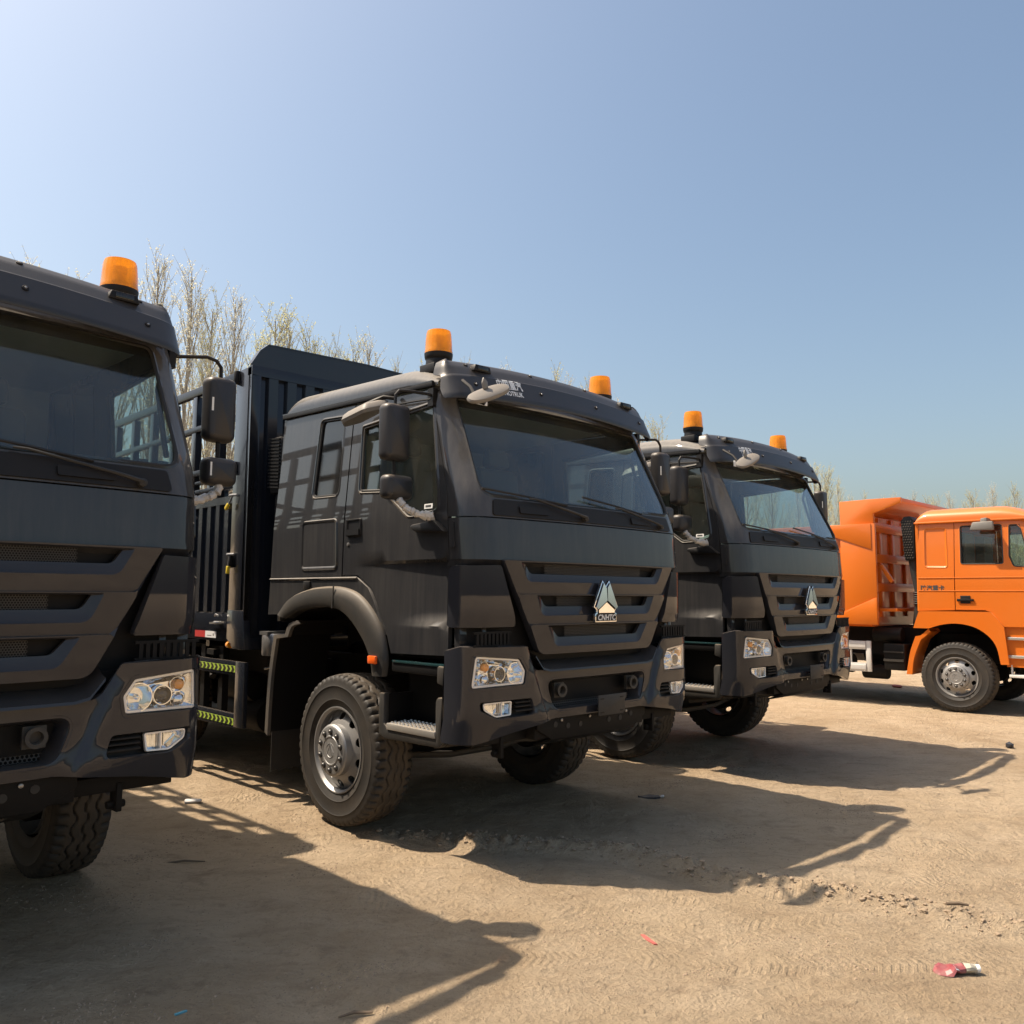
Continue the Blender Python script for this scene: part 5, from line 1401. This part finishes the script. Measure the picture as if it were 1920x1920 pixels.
for s_ in (-1, 1):
    fl = (lambda m: m) if s_ > 0 else (lambda m: m.mirror())
    m = MB(); m.box(XD, XD + .055, 1.60, 2.175, 1.285, 2.93); bp_ = obj('body_post', fl(m), 'orange_paint', O, bevel=.004)
    m = MB(); m.prism([(1.655, 1.704), (2.45, 1.345), (2.45, 1.287), (1.60, 1.287), (1.60, 1.72)], 'x', XD + .054, XD + .075); obj('post_gusset', fl(m), 'orange_paint', bp_, bevel=.003)
    m = MB(); m.prism([(1.66, 2.505), (2.46, 2.80), (2.46, 2.93), (1.66, 2.93)], 'x', XD + .054, XD + .068); obj('post_gusset', fl(m), 'orange_paint', bp_, bevel=.003)
    for z, h in ((2.80, .13), (2.20, .05), (1.98, .03), (1.50, .05), (1.285, .07)):
        m = MB(); m.box(XD, XD + .055, 2.175, YB, z, z + h); obj('body_rib', fl(m), 'orange_paint', O, bevel=.004)
    for y in (3.3, 4.4, 5.5, 6.6): m = MB(); m.box(XD, XD + .05, y, y + .3, 1.36, 2.80); obj('body_rib', fl(m), 'orange_paint', O, bevel=.004)
    for y in np.arange(2.5, YB, 1.1): pass
    # white side guard
    for z0 in (.518, .875): m = MB(); m.box(1.14, 1.20, 1.86, 3.8, z0, z0 + .135); m.prism([(1.20, z0 + .02), (1.208, z0 + .03), (1.208, z0 + .105), (1.20, z0 + .115)], 'y', 1.86, 3.8); obj('side_guard', fl(m), 'white_paint', O, bevel=.004)
    for y in (1.778, 2.10, 2.9): m = MB(); m.box(1.15, 1.19, y, y + .08, .518, 1.015); obj('guard_post', fl(m), 'white_paint', O, bevel=.004)
# chassis
mb = MB()
for s_ in (-1, 1): mb.box(s_ * .38, s_ * .46, -.7, 7.3, .85, 1.15)
for y in (-.4, 1.2, 3, 5, 7): mb.box(-.38, .38, y, y + .12, .9, 1.1)
obj('frame_rails', mb, 'chassis_black', O)
mb = MB(); mb.box(-.75, .75, 1.0, 7.2, .78, 1.24); obj('subframe', mb, 'chassis_black', O)
mb = MB(); mb.box(-1.12, -.6, 1.27, 1.60, .56, .98); bb = obj('battery_box', mb, 'chassis_black', O, bevel=.02)
mb = MB(); mb.box(-1.135, -1.1, 1.29, 1.60, .70, .74).box(-1.135, -1.1, 1.29, 1.60, .84, .86); obj('box_strap', mb, 'trim_plastic', bb)
for c_, r_, l_ in (((-.95, 1.35, 1.12), .12, .45), ((.8, 1.5, .75), .28, 1.1), ((-.85, 2.2, .62), .16, .9), ((-.80, 1.65, .50), .12, .4)):
    m = MB(); m.lathe([(r_ * .92, 0), (r_, .02), (r_, l_ - .02), (r_ * .92, l_)], c_, (0, 1, 0), 20); obj('tank', m, 'chassis_black', O)
mb = MB(); mb.box(-.35, .35, -.6, 1.0, .70, 1.45); obj('engine', mb, 'chassis_black', O, bevel=.04)
mb = MB(); mb.tube([(-.9, .50, .525), (-.4, .50, .48), (.4, .50, .48), (.9, .50, .525)], .07, 10); obj('front_axle', mb, 'chassis_black', O)
for s_ in (-1, 1):
    wheel(O, s_ * 1.035, .50, .523, s_, sc=.935)
    for y in (4.3, 5.65): wheel(O, s_ * .98, y, .523, s_, nuts=False, sc=.935); wheel(O, s_ * .66, y, .523, s_, nuts=False, sc=.935)
for y in (4.3, 5.65):
    mb = MB(); mb.tube([(-.9, y, .525), (-.2, y, .53), (0, y, .56), (.2, y, .53), (.9, y, .525)], [.09, .1, .2, .1, .09], 12); obj('rear_axle', mb, 'chassis_black', O)

# ------------------------------------------------------------------ spring poplars in a row behind the lot
def poplar(seed, H, spread, nb, leafn):
    rnd = random.Random(seed); tr = MB(); lv = MB()
    path = []; x = y = 0.
    for k in range(9):
        path.append((x, y, H * k / 8)); x += rnd.uniform(-.06, .06); y += rnd.uniform(-.06, .06)
    tr.tube(path, [.15 * (1 - .92 * k / 8) + .006 for k in range(9)], 6, False)
    tips = []
    def P(h):
        t = h / H * 8; i = min(7, int(t)); a, b = Vector(path[i]), Vector(path[i + 1]); return a.lerp(b, t - i)
    cr = MB()
    for k in range(nb):
        h = H * (.16 + .80 * (k + rnd.random()) / nb); az = rnd.uniform(0, 2 * math.pi); L = (H - h) * rnd.uniform(.38, .62) + .7
        out_ = spread * rnd.uniform(.55, 1.1); d = Vector((math.cos(az) * out_, math.sin(az) * out_, 1)).normalized(); p = P(h); pts = [p]
        for j in range(4):
            d = (d + Vector((rnd.uniform(-.07, .07), rnd.uniform(-.07, .07), .10))).normalized(); p = p + d * L / 4; pts.append(p)
        rb = .018 + .022 * L / 6
        cr.tube(pts, [rb * (1 - .8 * j / 4) for j in range(5)], 3, False)
        for m_ in range(int(3 + L * 2.2)):
            t = rnd.uniform(.15, 1) * 4; i = min(3, int(t)); q = pts[i].lerp(pts[i + 1], t - i); az2 = rnd.uniform(0, 2 * math.pi)
            d2 = (d * 1.0 + Vector((math.cos(az2) * .55, math.sin(az2) * .55, .25))).normalized(); l2 = rnd.uniform(.35, 1.0)
            e = q + d2 * l2; cr.tube([q, q.lerp(e, .5) + Vector((0, 0, .02)), e], [.010, .007, .004], 3, False)
            tips.append((q, e))
    for _ in range(leafn):
        q, e = rnd.choice(tips); c = q.lerp(e, rnd.uniform(.1, 1.05)) + Vector((rnd.gauss(0, .035), rnd.gauss(0, .035), rnd.gauss(0, .035)))
        s = rnd.uniform(.022, .048); a = Vector((rnd.gauss(0, 1), rnd.gauss(0, 1), rnd.gauss(0, 1))).normalized() * s; b = a.orthogonal().normalized() * s * .6
        lv.add([c - a, c + b, c + a, c - b], [(0, 1, 2, 3)])
    return tr, cr, lv
VAR = []
for k, (H, sp, nb, ln) in enumerate(((14.5, .36, 46, 5200), (13.0, .44, 44, 5000), (15.5, .32, 50, 5600), (12.0, .52, 46, 6400))):
    tr, cr, lv = poplar(40 + k, H, sp, nb, ln)
    VAR.append((mesh_of('trunk', tr, 'bark', 60, recalc=False), mesh_of('crown', cr, 'bark', 60, recalc=False), mesh_of('leaves', lv, 'leaf' if k % 2 else 'leaf_pale', 0, recalc=False), H))
def tree(x, y, k, sc, rz, label, group=None):
    t = thing('poplar_tree', label, 'tree', (x, y, -.05), rz, group); t.scale = (sc, sc, sc)
    o = bpy.data.objects.new('trunk', VAR[k][0]); COL.objects.link(o); o.parent = t
    c = bpy.data.objects.new('crown', VAR[k][1]); COL.objects.link(c); c.parent = t
    l = bpy.data.objects.new('leaves', VAR[k][2]); COL.objects.link(l); l.parent = c; l['kind'] = 'stuff'
rnd = random.Random(11)
LAB = {'h': 'budding poplar behind the nearest truck, seen through its cab windows', 'a': "tallest budding poplar, right beside the nearest truck's orange beacon", 'b': "second tallest poplar, just right of the nearest truck's visor corner", 'c': "short poplar behind the nearest truck's mirror arm", 'd': "slender poplar left of the middle truck's tall headboard", 'e': "low poplar half hidden at the headboard's top left corner", 'f': "bushy fan-shaped poplar crown over the left end of the middle truck's headboard", 'g': 'lone small poplar tip over the headboard, right of the fan-shaped crown', 'k': "low row of poplar tips above the headboard's sloping right half", 'm': "budding poplar hidden behind the middle truck's cab", 'n': "thin twig tips above the middle truck's visor beside its right beacon", 'p': "round pale tree in the gap right of the middle truck's visor tip", 'q': "budding poplar hidden behind the farthest dark truck's cab", 'r': "bushy tree left of the orange body, touching the farthest dark truck's mirror", 's': 'bushy pale tree directly behind the rear edge of the orange dump body', 't': "smaller tree rising over the orange dump body's left corner", 'u': 'low bare tree tip just above the orange dump body', 'z': "far bare tree in the low line above the orange truck's roof"}
# x, y, kind, scale, turn, which
ROW = [(1.09, 30, 2, 0.808, 2.84, 'h'), (3.57, 31, 0, 0.955, 3.52, 'h'), (5.33, 31.5, 2, 0.907, 5.8, 'h'), (6.57, 30.5, 0, 0.981, 2.92, 'h'), (8.13, 30, 2, 0.992, 3.19, 'a'), (9.76, 31, 0, 1.064, 3.69, 'b'), (11.86, 33, 3, 1.238, 1.16, 'c'), (12.0, 31, 2, 0.967, 3.21, 'd'), (14.58, 34, 3, 1.173, 3.96, 'e'), (14.5, 32, 3, 1.243, 4.98, 'f'), (16.02, 33.5, 1, 1.163, 0.59, 'f'), (16.91, 33, 1, 1.132, 1.91, 'g'), (19.23, 34, 3, 1.22, 0.57, 'k'), (18.49, 31.5, 1, 1.084, 5.08, 'k'), (20.49, 33, 0, 1.032, 4.35, 'k'), (23.19, 34, 1, 1.108, 0.26, 'm'), (24.67, 33, 3, 1.182, 6.17, 'm'), (28.32, 34, 1, 1.182, 6.06, 'm'), (30.92, 33, 0, 1.058, 4.11, 'm'), (34.07, 32, 1, 1.193, 3.87, 'n'), (36.39, 33, 0, 1.077, 0.99, 'n'), (40.18, 34, 3, 1.343, 0.09, 'm'), (41.9, 33, 0, 1.042, 3.32, 'm'), (42.2, 31, 3, 1.11, 0.37, 'p'), (45.46, 32, 3, 1.166, 1.19, 'p'), (50.5, 33, 1, 0.98, 1.52, 'q'), (56.29, 34, 0, 0.934, 0.19, 'q'), (59.27, 33, 3, 1.11, 2.91, 'q'), (61.98, 32, 1, 1.003, 2.77, 'q'), (68.82, 33, 0, 0.907, 5.29, 'q'), (67.68, 31, 3, 1.089, 3.26, 'r'), (72.38, 32, 3, 1.122, 4.02, 's'), (77.24, 33, 1, 0.996, 3.14, 't'), (80.33, 33, 0, 0.8, 4.16, 'u'), (85.98, 34, 1, 0.955, 2.87, 'u'), (95.8, 35.99, 0, 0.901, 1.98, 'z'), (89.85, 32.45, 0, 0.867, 0.68, 'z'), (92.8, 32.45, 0, 0.83, 5.32, 'z'), (94.78, 32.05, 0, 0.906, 6.16, 'z'), (97.21, 31.37, 1, 0.973, 1.69, 'z'), (103.9, 32.66, 3, 1.111, 0.74, 'z'), (104.67, 31.51, 0, 0.96, 3.06, 'z'), (111.3, 31.94, 1, 1.026, 4.83, 'z'), (118.12, 32.92, 3, 1.272, 1.34, 'z'), (132.43, 35.85, 3, 1.268, 0.12, 'z'), (137.91, 35.98, 0, 1.257, 0.92, 'z'), (126.18, 31.05, 3, 1.232, 2.43, 'z'), (134.02, 32.04, 1, 1.352, 2.32, 'z'), (141.11, 31.64, 3, 1.315, 0.85, 'z'), (158.22, 34.14, 3, 1.379, 5.14, 'z'), (157.08, 31.95, 1, 1.253, 2.44, 'z'), (164.55, 31.39, 0, 1.213, 0.24, 'z')]
NTH = {'f': ['left half of the fan-shaped poplar crown over the middle truck\'s headboard', 'right half of the fan-shaped poplar crown over the middle truck\'s headboard'],
       'k': ['leftmost of the three low poplar tips above the headboard\'s right half', 'middle one of the three low poplar tips above the headboard\'s right half', 'rightmost of the three low poplar tips above the headboard\'s right half'],
       'n': ['left one of the two thin treetops above the middle truck\'s visor', 'right one of the two thin treetops above the middle truck\'s visor'],
       'p': ['left one of the two pale trees right of the middle truck\'s visor tip', 'right one of the two pale trees right of the middle truck\'s visor tip'],
       'u': ['left one of the two low treetops just above the orange dump body', 'right one of the two low treetops just above the orange dump body']}
for x, y, k, sc, rz, w in ROW: tree(x, y, k, sc, rz, NTH[w].pop(0) if w in NTH else LAB[w], 'spring trees in a row behind the lot')

# ------------------------------------------------------------------ things lying on the ground
def gz(x, y): return float(height(np.array([x]), np.array([y]))[0])
# crushed bottle
x, y = -.41, -2.585
d = Vector((.154, -.146, 0)).normalized(); n_ = Vector((-d.y, d.x, 0))
b = thing('crushed_bottle', 'crushed red and white plastic bottle lying on the dirt at lower right', 'bottle', (x, y, gz(x, y)))
rnd = random.Random(3)
def sect(t, w, h, tw, k=12):
    o = []
    for j in range(k):
        a = 2 * math.pi * j / k; u, v = math.cos(a) * w, math.sin(a) * h + h + .002
        u, v = u * math.cos(tw) - (v - h) * math.sin(tw), u * math.sin(tw) + (v - h) * math.cos(tw) + h
        p = d * t + n_ * (u + rnd.uniform(-.004, .004)) + Vector((0, 0, max(.001, v + rnd.uniform(-.005, .005)))); o.append(p)
    return o
m = MB(); m.loft([sect(-.118, .012, .003, .6), sect(-.10, .034, .006, .5), sect(-.075, .044, .009, .35), sect(-.05, .047, .012, .15), sect(-.03, .042, .018, -.25), sect(-.01, .036, .015, -.1), sect(.02, .031, .020, .1)]); m.f.append(tuple(range(12)))
obj('bottle_label', m, 'bottle_red', b, smooth=15)
m = MB(); m.loft([sect(-.034, .0435, .0185, -.25), sect(-.014, .038, .0165, -.1)]); m.v = [(a, b_, c + .0015) for a, b_, c in m.v]; obj('label_stripe', m, 'sign_white', b, smooth=15)
m = MB(); m.loft([sect(.02, .030, .019, .1), sect(.045, .027, .022, 0), sect(.07, .019, .018, 0), sect(.078, .016, .017, 0)]); obj('bottle_neck', m, 'bottle_clear', b, smooth=20)
m = MB(); m.lathe([(.0165, 0), (.018, .002), (.018, .017), (.015, .019)], d * .078 + Vector((0, 0, .019)), d, 18); obj('bottle_cap', m, 'label_white', b)
def scrap(name, label, cat, x, y, pts, mt, h=.006):
    m = MB(); z = gz(x, y); rr = random.Random(hash(name) % 97); k = len(pts)
    m.add([(x + a, y + b_, z + h * (.4 + .8 * rr.random())) for a, b_ in pts] + [(x + a, y + b_, z + .0005) for a, b_ in pts], [tuple(range(k)), tuple(reversed(range(k, 2 * k)))] + [(j, (j + 1) % k, k + (j + 1) % k, k + j) for j in range(k)])
    return tag(obj(name, m, mt, None, smooth=0), label, cat)
scrap('plastic_scrap', 'thin strip of faded red plastic on the open dirt', 'scrap', -1.12, -1.335, [(.018, .062), (.03, .045), (.0, -.03), (-.02, -.075), (-.03, -.06), (-.012, .0)], 'scrap_red', .008)
m = MB(); z = gz(-1.6, 2.96); m.lathe([(.045, 0), (.040, .07), (.030, .12), (.020, .125)], (-1.66, 3.02, z + .03), (.8, -.6, .12), 12); m.v = [(a, b_, z + (c - z) * .40) for a, b_, c in m.v]
tag(obj('paper_cup', m, 'scrap_white', None), 'flattened white paper cup between the nearest and the middle truck', 'cup')
scrap('flat_wrapper', 'flattened dull grey wrapper lying in the middle truck\'s shadow', 'wrapper', 1.35, .46, [(-.075, .085), (-.045, .10), (.02, .035), (.07, -.03), (.055, -.06), (.01, -.045), (-.05, .03)], 'scrap_dark', .022)
m = MB(); z = gz(1.43, .40); m.blob((1.425, .395, z + .015), (.025, .02, .015), 1, .4); tag(obj('foil_scrap', m, 'scrap_white', None, smooth=0), 'crumpled pale foil beside the grey wrapper', 'scrap')
m = MB(); z = gz(.32, -2.34); m.tube([(.29, -2.30, z + .012), (.33, -2.35, z + .016), (.36, -2.39, z + .010)], [.009, .011, .006], 6); tag(obj('stick', m, 'wood', None), 'short dark stick at the end of the crumbly rut', 'stick')
m = MB(); p0, p1 = (-2.70, -.925), (-2.595, -1.02); m.tube([(p0[0], p0[1], gz(*p0) + .008), (-2.65, -.965, gz(-2.65, -.965) + .02), (p1[0], p1[1], gz(*p1) + .010)], [.004, .008, .005], 6); tag(obj('twig', m, 'wood', None), 'brown twig at the bottom edge in the nearest truck\'s shadow', 'twig')
m = MB(); z = gz(-3.167, -.456); m.box(-3.19, -3.14, -.463, -.452, z + .001, z + .007); m.xf(Matrix.Identity(4)); tag(obj('plastic_chip', m, 'booklet_cyan', None), 'small bluish plastic chip at the bottom left in the shadow', 'scrap')
m = MB(); z = gz(6.34, -.976); m.blob((6.34, -.976, z + .03), (.05, .05, .04), 1, .25); tag(obj('stone', m, 'scrap_dark', None, smooth=0), 'dark fist-sized stone near the right edge behind the last shadow', 'stone')
m = MB(); z = gz(12.0, 2.5); m.lathe([(.03, 0), (.05, .04), (.05, .18), (.02, .22)], (12.05, 2.58, z + .04), (-.4, -.9, 0), 8); m.v = [(a, b_, z + (c - z) * .6) for a, b_, c in m.v]; tag(obj('red_packet', m, 'scrap_red', None), 'small red packet on the ground, seen beneath the orange truck', 'packet')
m = MB(); z = gz(-2.3, 1.54); m.tube([(-2.42, 1.60, z + .008), (-2.3, 1.54, z + .014), (-2.2, 1.45, z + .008)], [.005, .007, .004], 5); tag(obj('dry_stalk', m, 'wood', None), 'dry stalk in the shade between the nearest and middle truck', 'stalk')
# crumbled earth along the rut and loose crumbs elsewhere: nobody could count it
rnd = random.Random(21); m = MB()
for (ax, ay), (bx, by) in zip(RUT[:-1], RUT[1:]):
    for _ in range(int(300 * math.dist((ax, ay), (bx, by)))):
        t = rnd.random(); x = ax + (bx - ax) * t + rnd.gauss(.03, .085); y = ay + (by - ay) * t + rnd.gauss(.02, .085); s = rnd.choice((.002, .003, .004, .004, .005, .006, .008, .013)) * rnd.uniform(.7, 1.4)
        m.blob((x, y, gz(x, y) + s * .35), (s * rnd.uniform(.8, 1.5), s * rnd.uniform(.8, 1.5), s * .7), 1, .28, rnd)
ctr = [(rnd.uniform(-4, 3.2), rnd.uniform(-3.1, 2.2), rnd.uniform(.05, .22)) for _ in range(46)]
ctr += [(-2.55, -.62, .10), (-1.75, .75, .12), (-1.6, 1.25, .14), (-.95, -.15, .12), (-.62, -2.0, .12), (-.7, -2.2, .08), (-3.0, .35, .12)]
PT = []
for cx_, cy_, r_ in ctr:
    for _ in range(int(90 * r_ / .12)):
        PT.append((cx_ + rnd.gauss(0, r_), cy_ + rnd.gauss(0, r_ * .6), rnd.choice((.002, .003, .003, .004, .006))))
for _ in range(4200): PT.append((rnd.uniform(-4.2, 3.5), rnd.uniform(-3.2, 2.5), rnd.choice((.0015, .002, .002, .0025, .003, .0045))))
hz_ = height(np.array([p[0] for p in PT]), np.array([p[1] for p in PT]))
for (x, y, s), z in zip(PT, hz_):
    s *= rnd.uniform(.7, 1.3); a = rnd.uniform(0, 6.28); q = [(x + s * 1.3 * math.cos(a + k * 1.2566), y + s * 1.3 * math.sin(a + k * 1.2566), z - .001) for k in range(5)]
    t_ = (x + rnd.uniform(-.4, .4) * s, y + rnd.uniform(-.4, .4) * s, z + s * .8); q2 = [(x + (a_ - x) * .75, y + (b_ - y) * .75, z + s * rnd.uniform(.35, .7)) for a_, b_, _ in q]
    m.add(q + q2 + [t_], [(k, (k + 1) % 5, 5 + (k + 1) % 5, 5 + k) for k in range(5)] + [(5 + k, 5 + (k + 1) % 5, 10) for k in range(5)])
o = obj('earth_crumbs', m, 'clod', None, smooth=0, recalc=False); o['kind'] = 'stuff'; o['label'] = 'crumbled dry earth along the rut and scattered over the lot'; o['category'] = 'earth'
